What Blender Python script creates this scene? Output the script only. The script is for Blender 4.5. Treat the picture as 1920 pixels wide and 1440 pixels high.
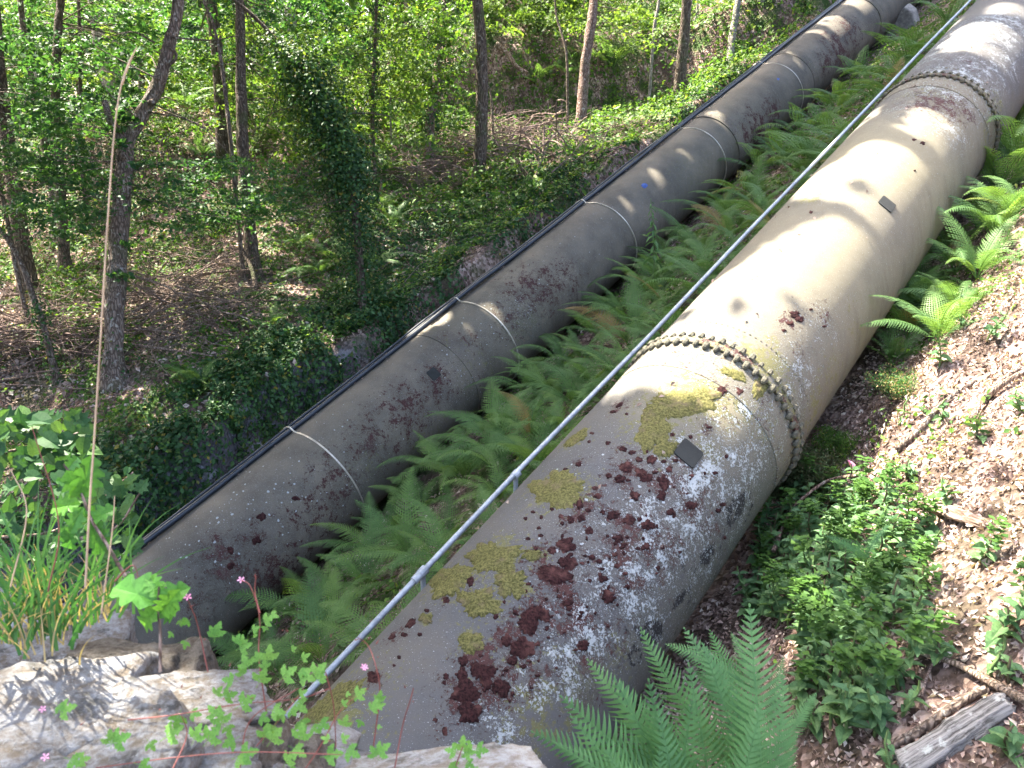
import bpy, math, random
import numpy as np
from math import pi, sin, cos, radians
random.seed(7); RG = np.random.default_rng(7)
for o in list(bpy.data.objects): bpy.data.objects.remove(o)
SC = bpy.context.scene; COL = SC.collection

# ------------------------------------------------------------------ camera, sky, sun, exposure
O = np.array([0., 0., 12.]); PITCH = radians(18); FPX = 1500.
cam = bpy.data.cameras.new('camera'); co = bpy.data.objects.new('camera', cam); COL.objects.link(co)
co.location = O; co.rotation_euler = (pi/2-PITCH, 0, 0)
cam.sensor_width = 36; cam.lens = FPX/1920*36; cam.clip_start = .05; cam.clip_end = 600
cam.dof.use_dof = True; cam.dof.focus_distance = 9; cam.dof.aperture_fstop = 8
SC.camera = co
SUN = np.array([-.42, .34, .80]); SUN /= np.linalg.norm(SUN)
w = bpy.data.worlds.new('World'); SC.world = w; w.use_nodes = True
nt = w.node_tree; sky = nt.nodes.new('ShaderNodeTexSky'); sky.sky_type = 'NISHITA'; sky.sun_disc = False
sky.dust_density = 6; sky.ozone_density = .4; sky.air_density = .8; sky.sun_elevation = math.asin(SUN[2]); sky.sun_rotation = math.atan2(SUN[0], SUN[1])
nt.links.new(sky.outputs[0], nt.nodes['Background'].inputs[0]); nt.nodes['Background'].inputs[1].default_value = .15
sl = bpy.data.lights.new('sun', 'SUN'); sl.energy = 4.2; sl.angle = radians(.55); sl.color = (1, .92, .79)
so = bpy.data.objects.new('sun', sl); COL.objects.link(so)
from mathutils import Vector, Matrix, noise as MN
so.rotation_euler = Vector(SUN).to_track_quat('Z', 'Y').to_euler(); so.location = (-10, 5, 40)
SC.view_settings.view_transform = 'Standard'; SC.view_settings.look = 'None'
SC.view_settings.exposure = 3.15; SC.view_settings.gamma = 1
SC.cycles.max_bounces = 7; SC.cycles.diffuse_bounces = 4; SC.cycles.transmission_bounces = 5; SC.cycles.glossy_bounces = 2
SC.cycles.transparent_max_bounces = 4

# ------------------------------------------------------------------ helpers: geometry of the place
CP, SP = cos(PITCH), sin(PITCH)
def rdir(px, py):
    x = (px-960)/FPX; u = (720-py)/FPX
    return np.array([x, CP+u*SP, u*CP-SP])
def P(px, py, t): return O+rdir(px, py)*t
V0 = rdir(2529, -741); D = V0/np.linalg.norm(V0)               # direction both pipelines run, uphill
HL = np.cross([0, 0, 1], D); HL /= np.linalg.norm(HL)          # level, to the left of the pipes
UP = np.cross(D, HL); DH = np.cross(HL, [0, 0, 1]); SL = D[2]/(D@DH)
R = .85
C2 = O+(HL*3.71-UP*5.70)*R; C1 = O+(HL*10.89-UP*8.34)*R
def cyl(C, t, phi, r=R):                                        # phi from the crown of the pipe towards the right
    t = np.asarray(t, float); phi = np.asarray(phi, float)
    return C+D*t[..., None]+(UP*np.cos(phi)[..., None]-HL*np.sin(phi)[..., None])*r
def hit(C, px, py, r=R):
    d = rdir(px, py); dp = d-D*(d@D); oc = O-C; op = oc-D*(oc@D)
    a = dp@dp; b = dp@op; c = op@op-r*r; q = b*b-a*c
    k = (-b-math.sqrt(max(q, 0)))/a; X = O+d*k-C
    return X@D, math.atan2(-(X@HL), X@UP), k
def ss(a, b, x):
    x = np.clip((x-a)/(b-a), 0, 1); return x*x*(3-2*x)
PV = np.array([-40, -12, -6, -3, -1, 0, 1, 1.6, 2.1, 3.15, 4.2, 5.2, 6.5, 8, 9.2, 10, 12, 60])
PH = np.array([2, -.6, -1.6, -2.6, -3.5, -4.25, -4.95, -5.4, -6.0, -6.5, -6.35, -6.6, -7.3, -8.15, -8.75, -8.7, -8.7, -8.7])
# control points of the wooded hillside: pixel and distance
HC = [(300, 790, 12.3), (100, 790, 13), (520, 800, 12.5), (0, 900, 11.5), (-300, 900, 12), (210, 690, 13.6), (475, 515, 17), (150, 520, 17.5), (0, 600, 15),
      (-300, 500, 19), (600, 720, 13), (560, 640, 14.3), (700, 620, 14), (900, 460, 16.3), (1080, 330, 19), (1250, 210, 22), (700, 420, 18.5), (640, 520, 16.5),
      (380, 345, 21), (380, 265, 23), (330, 195, 28), (100, 330, 23), (0, 260, 28), (-300, 300, 30), (800, 310, 23), (700, 200, 29),
      (560, 160, 31), (950, 190, 28.5), (950, 60, 31), (1080, 270, 25), (1150, 110, 32), (1200, 40, 34), (1300, 130, 30), (1400, 120, 25),
      (1370, 60, 32), (1500, 10, 29), (1400, -60, 38), (1100, -60, 42), (700, 90, 42), (300, 180, 45), (0, 215, 45), (-400, 230, 50),
      (300, 190, 90), (1000, 60, 95), (-600, 215, 90), (1800, -250, 60)]
HP = np.array([P(*c) for c in HC])
def tpsK(A, B):
    r2 = ((A[:, None]-B[None])**2).sum(2)+1e-9; return .5*r2*np.log(r2)
n = len(HP); A = np.zeros((n+3, n+3)); A[:n, :n] = tpsK(HP[:, :2], HP[:, :2])+np.eye(n)*3.
A[:n, n] = 1; A[:n, n+1:] = HP[:, :2]; A[n:, :n] = A[:n, n:].T
TW = np.linalg.solve(A, np.concatenate([HP[:, 2], [0, 0, 0]]))
def fbm(x, y, f, seed=0, oct=4):                                # cheap vectorised value noise
    out = np.zeros_like(x, float); amp = 1.; tot = 0
    for k in range(oct):
        X = x*f+seed*17.3+k*5.1; Y = y*f-seed*9.7+k*3.3
        xi = np.floor(X); yi = np.floor(Y); u = X-xi; v = Y-yi; u = u*u*(3-2*u); v = v*v*(3-2*v)
        def h(a, b): 
            q = np.sin(a*127.1+b*311.7+seed*7.7)*43758.5453; return q-np.floor(q)
        out += amp*((h(xi, yi)*(1-u)+h(xi+1, yi)*u)*(1-v)+(h(xi, yi+1)*(1-u)+h(xi+1, yi+1)*u)*v); tot += amp
        amp *= .5; f *= 2
    return out/tot
def svo(x, y): return x*DH[0]+y*DH[1], x*HL[0]+y*HL[1]
def gz(x, y):
    x = np.atleast_1d(np.asarray(x, float)); y = np.atleast_1d(np.asarray(y, float)); s, v = svo(x, y)
    zp = O[2]+np.interp(v, PV, PH)+SL*s
    zp += (fbm(x, y, .9, 1)-.5)*np.where(v < 2, .5, .3)+(fbm(x, y, 3.1, 2)-.5)*.12
    zp += (fbm(x, y, .45, 8, 2)-.5)*.8*ss(1, -1, v)
    q = np.stack([x, y], 1).reshape(-1, 2); r = np.empty(len(q))
    for i in range(0, len(q), 20000):
        r[i:i+20000] = tpsK(q[i:i+20000], HP[:, :2])@TW[:n]+TW[n]+q[i:i+20000]@TW[n+1:]
    far = ss(40, 70, y.ravel())
    zh = r.reshape(x.shape)+(fbm(x, y, .5, 3)-.5)*.7+(fbm(x, y, 2.2, 4)-.5)*.22
    wb = (fbm(x, x*0, .35, 11)-.5)*2
    zh = zh+1.7*ss(29.2, 30.4, y+wb)*ss(-5, -1, x)*ss(12, 8, x)*ss(40, 33, y)+.9*ss(21.3, 22.3, y+wb*.6)*ss(-2, -5, x)*ss(30, 25, y)-.5*ss(27, 29, y+wb)*ss(30.4, 29.4, y+wb)*ss(-4, -1, x)*ss(11, 8, x)
    e = 10.55+.5*(fbm(s, s*0, .8, 5)-.5)+.35*(fbm(x, y, 2.5, 6)-.5)
    wgt = ss(e-.25, e+.45, v)
    return zp*(1-wgt)+zh*wgt
def ghit(px, py, tmin=1.2, tmax=120):
    d = rdir(px, py); ts = np.geomspace(tmin, tmax, 260); Q = O+ts[:, None]*d
    g = Q[:, 2]-gz(Q[:, 0], Q[:, 1]); k = np.argmax(g < 0)
    if g[k] >= 0: k = len(ts)-1
    a = ts[max(k-1, 0)]; b = ts[k]; 
    for _ in range(5):
        m = (a+b)/2; q = O+d*m
        if q[2]-gz(q[0], q[1])[0] < 0: b = m
        else: a = m
    return O+d*b
def onground(x, y, dz=0): return np.array([x, y, gz(x, y)[0]+dz])
def sv(s, v, dz=0): p = DH*s+HL*v; return onground(p[0], p[1], dz)

# ------------------------------------------------------------------ helpers: meshes and objects
def mesh(name, V, F, mat=None, attrs=None, smooth=False, uv=None):
    m = bpy.data.meshes.new(name); V = np.asarray(V, np.float32).reshape(-1, 3)
    if isinstance(F, np.ndarray):
        k = F.shape[1]; nf = len(F)
        m.vertices.add(len(V)); m.vertices.foreach_set('co', V.ravel())
        m.loops.add(nf*k); m.loops.foreach_set('vertex_index', F.astype(np.int32).ravel())
        m.polygons.add(nf); m.polygons.foreach_set('loop_start', np.arange(0, nf*k, k, dtype=np.int32))
        m.update(calc_edges=True)
    else: m.from_pydata([tuple(map(float, v)) for v in V], [], F); m.update()
    if attrs:
        for an, av in attrs.items():
            a = m.attributes.new(an, 'FLOAT', 'POINT'); a.data.foreach_set('value', np.asarray(av, np.float32))
    if smooth: m.polygons.foreach_set('use_smooth', np.ones(len(m.polygons), bool))
    if mat: m.materials.append(mat)
    return m
def obj(name, me, parent=None, loc=None, rot=None, scale=None):
    o = bpy.data.objects.new(name, me); COL.objects.link(o)
    if parent: o.parent = parent
    if loc is not None: o.location = loc
    if rot is not None: o.rotation_euler = rot
    if scale is not None: o.scale = scale if hasattr(scale, '__len__') else (scale,)*3
    return o
def tag(o, label=None, cat=None, group=None, kind=None):
    if label: o['label'] = label
    if cat: o['category'] = cat
    if group: o['group'] = group
    if kind: o['kind'] = kind
    return o
def empty(name, loc, label, cat, group=None, rz=0):
    o = bpy.data.objects.new(name, None); COL.objects.link(o); o.location = loc; o.rotation_euler = (0, 0, rz); o.empty_display_size = .1
    return tag(o, label, cat, group)
class MB:                                                       # collects pieces in world or local coordinates
    def __init__(s): s.V = []; s.F = []; s.n = 0; s.A = []
    def add(s, V, F, a=None):
        V = np.asarray(V, float).reshape(-1, 3); s.V.append(V); s.F += [tuple(int(i)+s.n for i in f) for f in F]; s.n += len(V)
        s.A.append(np.full(len(V), random.random() if a is None else a)); return s
    def build(s, name, mat, parent=None, smooth=True, origin=None):
        V = np.concatenate(s.V); loc = None
        if origin is not None: V = V-np.asarray(origin); loc = origin
        return obj(name, mesh(name, V, s.F, mat, {'rnd': np.concatenate(s.A)}, smooth), parent, loc)
def tube(pts, rad, k=8, jit=0, cap=True, seed=0, flute=0):
    pts = np.asarray(pts, float); n = len(pts); rad = np.broadcast_to(np.asarray(rad, float), (n,)); V = []
    T = np.gradient(pts, axis=0); T /= np.linalg.norm(T, axis=1)[:, None]+1e-9
    ref = np.array([0, 0, 1.]) if abs(T[0][2]) < .9 else np.array([1., 0, 0])
    a = np.cross(T[0], ref); a /= np.linalg.norm(a)
    for i in range(n):
        a = a-T[i]*(a@T[i]); a /= np.linalg.norm(a); b = np.cross(T[i], a)
        for j in range(k):
            th = 2*pi*j/k; r = rad[i]*(1+jit*(MN.noise(Vector((pts[i][0]*3+cos(th)*1.1, pts[i][1]*3+sin(th)*1.1, pts[i][2]*2.2+seed)))))
            if flute: r *= 1+flute*sin(th*3+seed+i*.07)
            V.append(pts[i]+(a*cos(th)+b*sin(th))*r)
    F = [(i*k+j, i*k+(j+1) % k, (i+1)*k+(j+1) % k, (i+1)*k+j) for i in range(n-1) for j in range(k)]
    if cap: F += [tuple(range(k))[::-1], tuple(range((n-1)*k, n*k))]
    return np.array(V), F
def smoothpath(pts, n):                                          # Catmull-Rom through points
    p = np.asarray(pts, float); m = len(p)
    if m == 2: return p[0]+(p[1]-p[0])*np.linspace(0, 1, n)[:, None]
    q = np.vstack([2*p[0]-p[1], p, 2*p[-1]-p[-2]]); out = []
    for u in np.linspace(0, m-1-1e-6, n):
        i = int(u); f = u-i; a, b, c, d = q[i], q[i+1], q[i+2], q[i+3]
        out.append(.5*((2*b)+(-a+c)*f+(2*a-5*b+4*c-d)*f*f+(-a+3*b-3*c+d)*f**3))
    return np.array(out)
def unit(v): return v/(np.linalg.norm(v, axis=-1, keepdims=True)+1e-9)
def leaves(C, N, size, aspect=.62, rnd=None, fold=.18, shape=4):
    """many small folded leaves: centres, normals, sizes -> V,F,attr"""
    C = np.asarray(C); m = len(C); N = unit(N); q = unit(RG.normal(size=(m, 3))); a = unit(np.cross(N, q)); b = np.cross(N, a)
    size = np.broadcast_to(size, (m,))[:, None]
    if rnd is None: rnd = RG.random(m)
    f = size*fold
    if shape == 4:
        V = np.stack([C-a*size*.5, C+b*size*aspect*.5+N*f*.5-a*size*.06, C+a*size*.5-N*f*.3, C-b*size*aspect*.5+N*f*.5-a*size*.06], 1)
        F = np.array([[0, 1, 2], [0, 2, 3]])
    else:                                                        # broader leaf, six corners
        V = np.stack([C-a*size*.5, C+b*size*aspect*.42+N*f*.5-a*size*.25, C+b*size*aspect*.46+N*f*.45+a*size*.12, C+a*size*.52-N*f*.5,
                      C-b*size*aspect*.46+N*f*.45+a*size*.12, C-b*size*aspect*.42+N*f*.5-a*size*.25], 1)
        F = np.array([[0, 1, 2], [0, 2, 3], [0, 3, 4], [0, 4, 5]])
    k = V.shape[1]
    return V.reshape(-1, 3), (F[None]+(np.arange(m)*k)[:, None, None]).reshape(-1, 3), np.repeat(rnd, k)
def leafobj(name, C, N, size, mat, parent=None, origin=None, **k):
    V, F, A = leaves(C, N, size, **k); loc = None
    if origin is not None: V = V-np.asarray(origin); loc = origin if parent is None else None
    return obj(name, mesh(name, V, F, mat, {'rnd': A}), parent, loc)

# ------------------------------------------------------------------ materials
class NT:
    def __init__(s, name):
        s.m = bpy.data.materials.new(name); s.m.use_nodes = True; s.t = s.m.node_tree; s.t.nodes.clear()
        s.out = s.N('OutputMaterial')
    def N(s, typ, **k):
        nd = s.t.nodes.new('ShaderNode'+typ)
        for a, b in k.items(): setattr(nd, a, b)
        return nd
    def L(s, a, b): s.t.links.new(a, b)
    def val(s, i, v):
        if hasattr(v, 'links') or hasattr(v, 'is_linked'): s.L(v, i)
        else: i.default_value = v
    def attr(s, n): return s.N('Attribute', attribute_name=n).outputs['Fac']
    def co(s, o='Object'): return s.N('TexCoord').outputs[o]
    def scale(s, vec, sc):
        m = s.N('Mapping'); s.L(vec, m.inputs[0]); m.inputs['Scale'].default_value = sc; return m.outputs[0]
    def noise(s, vec, sc, det=5, rough=.6, dist=0):
        n = s.N('TexNoise'); s.L(vec, n.inputs['Vector']); n.inputs['Scale'].default_value = sc; n.inputs['Detail'].default_value = det
        n.inputs['Roughness'].default_value = rough; n.inputs['Distortion'].default_value = dist; return n.outputs['Fac']
    def vor(s, vec, sc, feat='F1', out='Distance'):
        n = s.N('TexVoronoi', feature=feat); s.L(vec, n.inputs['Vector']); n.inputs['Scale'].default_value = sc; return n.outputs[out]
    def math(s, op, a, b=0., c=None, clamp=False):
        n = s.N('Math', operation=op, use_clamp=clamp); s.val(n.inputs[0], a); s.val(n.inputs[1], b)
        if c is not None: s.val(n.inputs[2], c)
        return n.outputs[0]
    def step(s, x, a, b, lo=0., hi=1.):
        n = s.N('MapRange', interpolation_type='SMOOTHSTEP'); s.val(n.inputs[0], x); s.val(n.inputs[1], a); s.val(n.inputs[2], b)
        n.inputs[3].default_value = lo; n.inputs[4].default_value = hi; return n.outputs[0]
    def mix(s, f, a, b, mode='MIX'):
        n = s.N('Mix', data_type='RGBA', blend_type=mode); s.val(n.inputs[0], f)
        for i, v in ((6, a), (7, b)):
            if isinstance(v, tuple): n.inputs[i].default_value = (*v, 1)
            else: s.L(v, n.inputs[i])
        return n.outputs[2]
    def ramp(s, f, stops):
        n = s.N('ValToRGB'); s.L(f, n.inputs[0]); e = n.color_ramp.elements
        while len(e) < len(stops): e.new(.5)
        for x, (p, c) in zip(e, stops): x.position = p; x.color = (*c, 1)
        return n.outputs[0]
    def bump(s, h, st=.3, dist=.02):
        n = s.N('Bump'); s.L(h, n.inputs['Height']); n.inputs['Strength'].default_value = st; n.inputs['Distance'].default_value = dist; return n.outputs[0]
    def bsdf(s, col, rough=.8, bump=None, metal=0., spec=.3):
        b = s.N('BsdfPrincipled')
        if isinstance(col, tuple): b.inputs['Base Color'].default_value = (*col, 1)
        else: s.L(col, b.inputs['Base Color'])
        s.val(b.inputs['Roughness'], rough); b.inputs['Metallic'].default_value = metal; b.inputs['Specular IOR Level'].default_value = spec
        if bump is not None: s.L(bump, b.inputs['Normal'])
        s.L(b.outputs[0], s.out.inputs[0]); return b
def leafmat(name, stops, trans=.35, rough=.55, objrand=False, spec=.2):
    t = NT(name)
    r = t.N('ObjectInfo').outputs['Random'] if objrand else t.attr('rnd')
    col = t.ramp(r, stops); nz = t.noise(t.co('Object'), 9 if objrand else 2.5, 2)
    col = t.mix(1., col, t.ramp(nz, [(.3, (.72, .75, .72)), (.7, (1.2, 1.17, 1.1))]), 'MULTIPLY')
    b = t.bsdf(col, rough, spec=spec)
    tr = t.N('BsdfTranslucent'); t.L(t.mix(1., col, (1.25, 1.25, .55), 'MULTIPLY'), tr.inputs[0])
    m = t.N('MixShader'); m.inputs[0].default_value = trans; t.L(b.outputs[0], m.inputs[1]); t.L(tr.outputs[0], m.inputs[2])
    t.L(m.outputs[0], t.out.inputs[0]); return t.m
M = {}
M['ivy'] = leafmat('ivy_leaf', [(0, (.02, .05, .02)), (.5, (.033, .088, .03)), (.88, (.055, .13, .042)), (.96, (.09, .12, .03)), (1, (.25, .2, .04))], .25, .5, spec=.22)
M['bramble'] = leafmat('bramble_leaf', [(0, (.04, .1, .022)), (.5, (.075, .16, .032)), (.9, (.13, .23, .045)), (1, (.22, .24, .05))], .42)
M['hazel'] = leafmat('hazel_leaf', [(0, (.024, .075, .03)), (.6, (.045, .12, .042)), (1, (.09, .18, .05))], .42)
M['bright'] = leafmat('yellow_green_leaf', [(0, (.06, .115, .03)), (.6, (.1, .175, .04)), (1, (.165, .24, .06))], .5)  # yellower, paler green leaf colour, more translucent
M['canopy'] = leafmat('canopy_leaf', [(0, (.03, .08, .02)), (1, (.06, .13, .03))], .35)
M['fern'] = leafmat('fern_frond', [(0, (.085, .17, .06)), (.6, (.12, .22, .075)), (.97, (.15, .25, .07)), (.985, (.24, .2, .07)), (1, (.22, .14, .06))], .38, .5, True)
M['nearfern'] = leafmat('near_fern_frond', [(0, (.075, .18, .075)), (1, (.11, .24, .09))], .35, .42, True)
M['herb'] = leafmat('herb_leaf', [(0, (.075, .16, .075)), (.6, (.11, .205, .095)), (1, (.15, .26, .11))], .35, .5, True)
M['robert'] = leafmat('herb_robert_leaf', [(0, (.11, .27, .06)), (1, (.17, .34, .08))], .45, .5, True)
M['maple'] = leafmat('climber_leaf', [(0, (.028, .08, .03)), (.6, (.05, .12, .04)), (1, (.09, .17, .05))], .35, .5, True)
M['oakleaf'] = leafmat('oak_leaf', [(0, (.06, .19, .045)), (1, (.12, .3, .05))], .4, .35, True)
M['grass'] = leafmat('grass_blade', [(0, (.045, .14, .045)), (.62, (.09, .21, .065)), (.72, (.3, .23, .12)), (1, (.42, .34, .2))], .35)
M['litter'] = leafmat('dead_leaf', [(0, (.13, .09, .08)), (.3, (.31, .22, .195)), (.65, (.44, .33, .3)), (.88, (.56, .46, .42)), (1, (.66, .6, .56))], .12, .6)
M['heath'] = leafmat('heath_twig', [(0, (.05, .06, .03)), (.5, (.07, .11, .04)), (1, (.13, .1, .06))], .2)
M['petal'] = leafmat('pink_petal', [(0, (.75, .3, .58)), (1, (.85, .45, .7))], .4, .5, True)
def bark(name, c1, c2, c3, sc=1., moss=.3):
    t = NT(name); co_ = t.co('Object'); dn = t.N('TexNoise'); t.L(co_, dn.inputs['Vector']); dn.inputs['Scale'].default_value = 3.; va = t.N('VectorMath', operation='MULTIPLY_ADD'); t.L(dn.outputs['Color'], va.inputs[0]); va.inputs[1].default_value = (.12, .12, .5); t.L(co_, va.inputs[2])
    s_ = t.scale(va.outputs[0], (22*sc, 22*sc, 3*sc))
    f = t.vor(s_, 1.2, 'DISTANCE_TO_EDGE'); n1 = t.noise(s_, 1.5, 6); n2 = t.noise(co_, 2.2, 4); n3 = t.noise(co_, 14, 4)
    h = t.math('ADD', t.math('MULTIPLY', t.step(f, 0, .3), .6), t.math('MULTIPLY', n1, 1.4))
    col = t.mix(t.step(h, .6, 1.4), c1, c2); col = t.mix(t.step(n3, .55, .68), col, c3)
    col = t.mix(t.math('MULTIPLY', t.step(n2, .5, .68), moss), col, (.07, .1, .035))
    t.bsdf(col, .9, t.bump(h, .8, .03), spec=.15); return t.m
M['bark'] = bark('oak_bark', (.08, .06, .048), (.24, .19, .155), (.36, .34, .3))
M['darkbark'] = bark('dark_mossy_bark', (.055, .042, .033), (.17, .13, .1), (.25, .22, .18), moss=.6)  # darker brown bark, mossier than the oak bark
M['redbark'] = bark('peeling_red_bark', (.11, .065, .05), (.29, .215, .18), (.42, .37, .33), moss=.4)
M['palebark'] = bark('pale_bark', (.16, .14, .12), (.34, .31, .27), (.45, .42, .38), moss=.35)
M['deadwood'] = bark('dead_wood', (.12, .085, .065), (.34, .26, .21), (.45, .38, .32), 1.5, .1)
M['twig'] = bark('grey_twig', (.17, .12, .1), (.36, .27, .23), (.46, .38, .34), 3, .05)
def groundmat():
    t = NT('forest_soil'); c = t.co('Object')
    cell = t.N('TexVoronoi'); t.L(t.scale(c, (1, 1, .6)), cell.inputs['Vector']); cell.inputs['Scale'].default_value = 24
    rr = t.N('SeparateColor'); t.L(cell.outputs['Color'], rr.inputs[0])
    litter = t.ramp(rr.outputs[0], [(0, (.07, .045, .036)), (.35, (.18, .12, .1)), (.65, (.3, .21, .18)), (1, (.45, .35, .3))])
    soil = t.mix(t.noise(c, 6, 6), (.04, .028, .022), (.15, .108, .088))
    f = t.step(t.noise(c, 1.6, 5), .38, .55)
    base = t.mix(f, soil, litter)
    moss = t.mix(t.noise(c, 30, 4), (.02, .05, .012), (.06, .11, .025))
    base = t.mix(t.math('MULTIPLY', t.step(t.noise(c, .9, 6, .7), .45, .6), t.attr('green')), base, moss)
    rock = t.mix(t.noise(c, 3.5, 8, .7), (.025, .024, .024), (.17, .17, .18))
    rock = t.mix(t.step(t.noise(c, 2, 5, .7), .56, .62), rock, (.27, .28, .3))
    base = t.mix(t.attr('rock'), base, rock)
    h = t.math('ADD', t.noise(c, 12, 8, .7), cell.outputs['Distance'])
    t.bsdf(base, .95, t.bump(h, .9, .05), spec=.1); return t.m
M['ground'] = groundmat()
def pipemat(name, base, warm, blue):
    t = NT(name); c = t.co('Object'); g = lambda a: t.attr(a)
    n1 = t.noise(c, 1.3, 6, .6); n2 = t.noise(c, 9, 8, .7); grit = t.noise(c, 90, 3, .7)
    col = t.mix(t.step(n1, .3, .7), base, warm); col = t.mix(t.math('MULTIPLY', t.step(n2, .4, .75), .5), col, blue)
    col = t.mix(t.math('MULTIPLY', g('yellow'), .9), col, t.mix(n2, (.17, .148, .088), (.27, .24, .155)))
    # streaks of damp running down the sides
    st = t.noise(t.scale(c, (5, 3, .8)), 1.2, 7, .7); col = t.mix(t.math('MULTIPLY', t.math('MULTIPLY', t.step(st, .45, .75), g('side')), .6), col, (.05, .045, .038))
    mid = t.math('MULTIPLY_ADD', t.noise(c, 7.5, 5, .68), 3.4, -1.15)
    mid2 = t.math('MULTIPLY_ADD', t.noise(c, 5.5, 6, .7), 3.6, -1.2)
    def cover(sc, det, a, am, thr, soft=.03, dist=0., md=None):
        return t.step(t.math('MULTIPLY_ADD', t.math('MULTIPLY', g(a), md or mid), am, t.noise(c, sc, det, .72, dist)), thr, thr+soft)
    col = t.mix(t.math('MULTIPLY', cover(26, 6, 'olive', .38, .63, .07), .85), col, t.mix(grit, (.06, .062, .02), (.2, .185, .07)))
    dkm = cover(19, 8, 'dark', .37, .675, .03, .3, mid2)
    fdk = cover(55, 5, 'dark', .3, .66, .03, .3, mid2); dkm = t.math('MAXIMUM', dkm, fdk)
    col = t.mix(dkm, col, t.mix(grit, (.02, .009, .009), (.10, .042, .036)))
    col = t.mix(t.math('MULTIPLY', cover(20, 7, 'gritty', .4, .5, .08), g('gritty')), col, t.mix(grit, (.035, .033, .025), (.17, .17, .14)))
    col = t.mix(cover(6, 8, 'black', .4, .70, .03, .4, mid2), col, (.022, .021, .021))
    wlm = cover(50, 6, 'lichen', .27, .645, .035, .5)
    wlm = t.math('MAXIMUM', wlm, cover(80, 3, 'lichen', .12, .655, .03))
    dots = t.N('TexVoronoi'); wv = t.N('TexNoise'); t.L(c, wv.inputs['Vector']); wv.inputs['Scale'].default_value = 40; wv.inputs['Detail'].default_value = 4; wm_ = t.N('VectorMath', operation='MULTIPLY_ADD'); t.L(wv.outputs['Color'], wm_.inputs[0]); wm_.inputs[1].default_value = (.03, .03, .03); t.L(c, wm_.inputs[2]); t.L(wm_.outputs[0], dots.inputs['Vector']); dots.inputs['Scale'].default_value = 17
    rs = t.N('SeparateColor'); t.L(dots.outputs['Color'], rs.inputs[0])
    rad = t.math('MULTIPLY', t.math('MULTIPLY', rs.outputs[1], t.math('MAXIMUM', g('dots'), t.math('MULTIPLY', g('lichen'), t.math('MULTIPLY', mid, 1.3)))), .36)
    dm = t.math('MULTIPLY', t.step(t.math('SUBTRACT', rad, dots.outputs['Distance']), 0, .035), t.step(rs.outputs[0], .45, .5))
    dots2 = t.vor(c, 60); dm2 = t.math('MULTIPLY', t.step(dots2, .16, .1), t.step(t.math('ADD', t.noise(c, 5, 3), t.math('MULTIPLY', g('dots'), .35)), .58, .68))
    wm = t.math('MAXIMUM', wlm, t.math('MAXIMUM', dm, t.math('MULTIPLY', dm2, .7)))
    col = t.mix(t.math('MULTIPLY', wm, .92), col, t.mix(grit, (.27, .3, .31), (.48, .51, .5)))
    spk = t.vor(c, 130); col = t.mix(t.math('MULTIPLY', t.step(spk, .2, .1), .25), col, (.4, .37, .32))
    h = t.math('ADD', t.math('MULTIPLY', wm, .6), t.math('ADD', t.math('MULTIPLY', dkm, .5), t.math('ADD', t.math('MULTIPLY', grit, .35), t.math('MULTIPLY', n2, .3))))
    t.bsdf(col, .82, t.bump(h, .8, .011), spec=.25); return t.m
M['pipeR'] = pipemat('weathered_pipe_coating', (.084, .083, .082), (.115, .105, .092), (.096, .099, .106))
M['pipeL'] = pipemat('dark_pipe_coating', (.085, .076, .062), (.17, .146, .112), (.12, .114, .104))
def mossmat(name, c1, c2, c3):
    t = NT(name); c = t.co('Object'); a = t.noise(c, 55, 5, .75); b = t.noise(c, 9, 4, .6)
    col = t.mix(t.step(a, .35, .65), c1, c2); col = t.mix(t.step(b, .5, .72), col, c3)
    t.bsdf(col, .95, t.bump(a, 1., .012), spec=.1); return t.m
M['redmoss'] = mossmat('dark_red_moss', (.013, .007, .007), (.058, .023, .022), (.11, .05, .042))
M['olivemoss'] = mossmat('olive_moss', (.06, .06, .02), (.19, .175, .065), (.15, .12, .07))
def simple(name, col, rough=.6, metal=0., sc=30, var=.3, bmp=.15, spec=.4):
    t = NT(name); c = t.co('Object'); nz = t.noise(c, sc, 6, .7); nz2 = t.noise(c, sc*.15, 4)
    lo = tuple(x*(1-var) for x in col); hi = tuple(min(1, x*(1+var)) for x in col)
    k = t.mix(t.step(t.math('ADD', t.math('MULTIPLY', nz, .5), t.math('MULTIPLY', nz2, .5)), .35, .65), lo, hi)
    t.bsdf(k, rough, t.bump(nz, bmp, .005), metal, spec); return t.m
M['galv'] = simple('galvanised_steel', (.34, .38, .42), .5, .2, 25, .3)
M['cable'] = simple('black_cable', (.022, .028, .036), .38, 0, 30, .3, .1, .5)
M['strap'] = simple('steel_strap', (.5, .46, .38), .4, .5)
M['plate'] = simple('dark_plate', (.018, .02, .018), .8, 0, 60, .3)
M['bolt'] = simple('mossy_bolt', (.09, .085, .06), .9, 0, 40, .6, .6)
M['concrete'] = simple('old_concrete', (.27, .25, .23), .95, 0, 12, .45, .6)
M['redstem'] = simple('red_stem', (.17, .05, .04), .6)
M['brownstem'] = simple('brown_green_stem', (.1, .085, .045), .7)
M['greenstem'] = simple('green_stem', (.1, .16, .05), .6)
M['drystalk'] = simple('dry_stalk', (.42, .31, .2), .7)
M['blue'] = simple('blue_paint', (.04, .09, .3), .6, 0, 60, .5)
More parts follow.
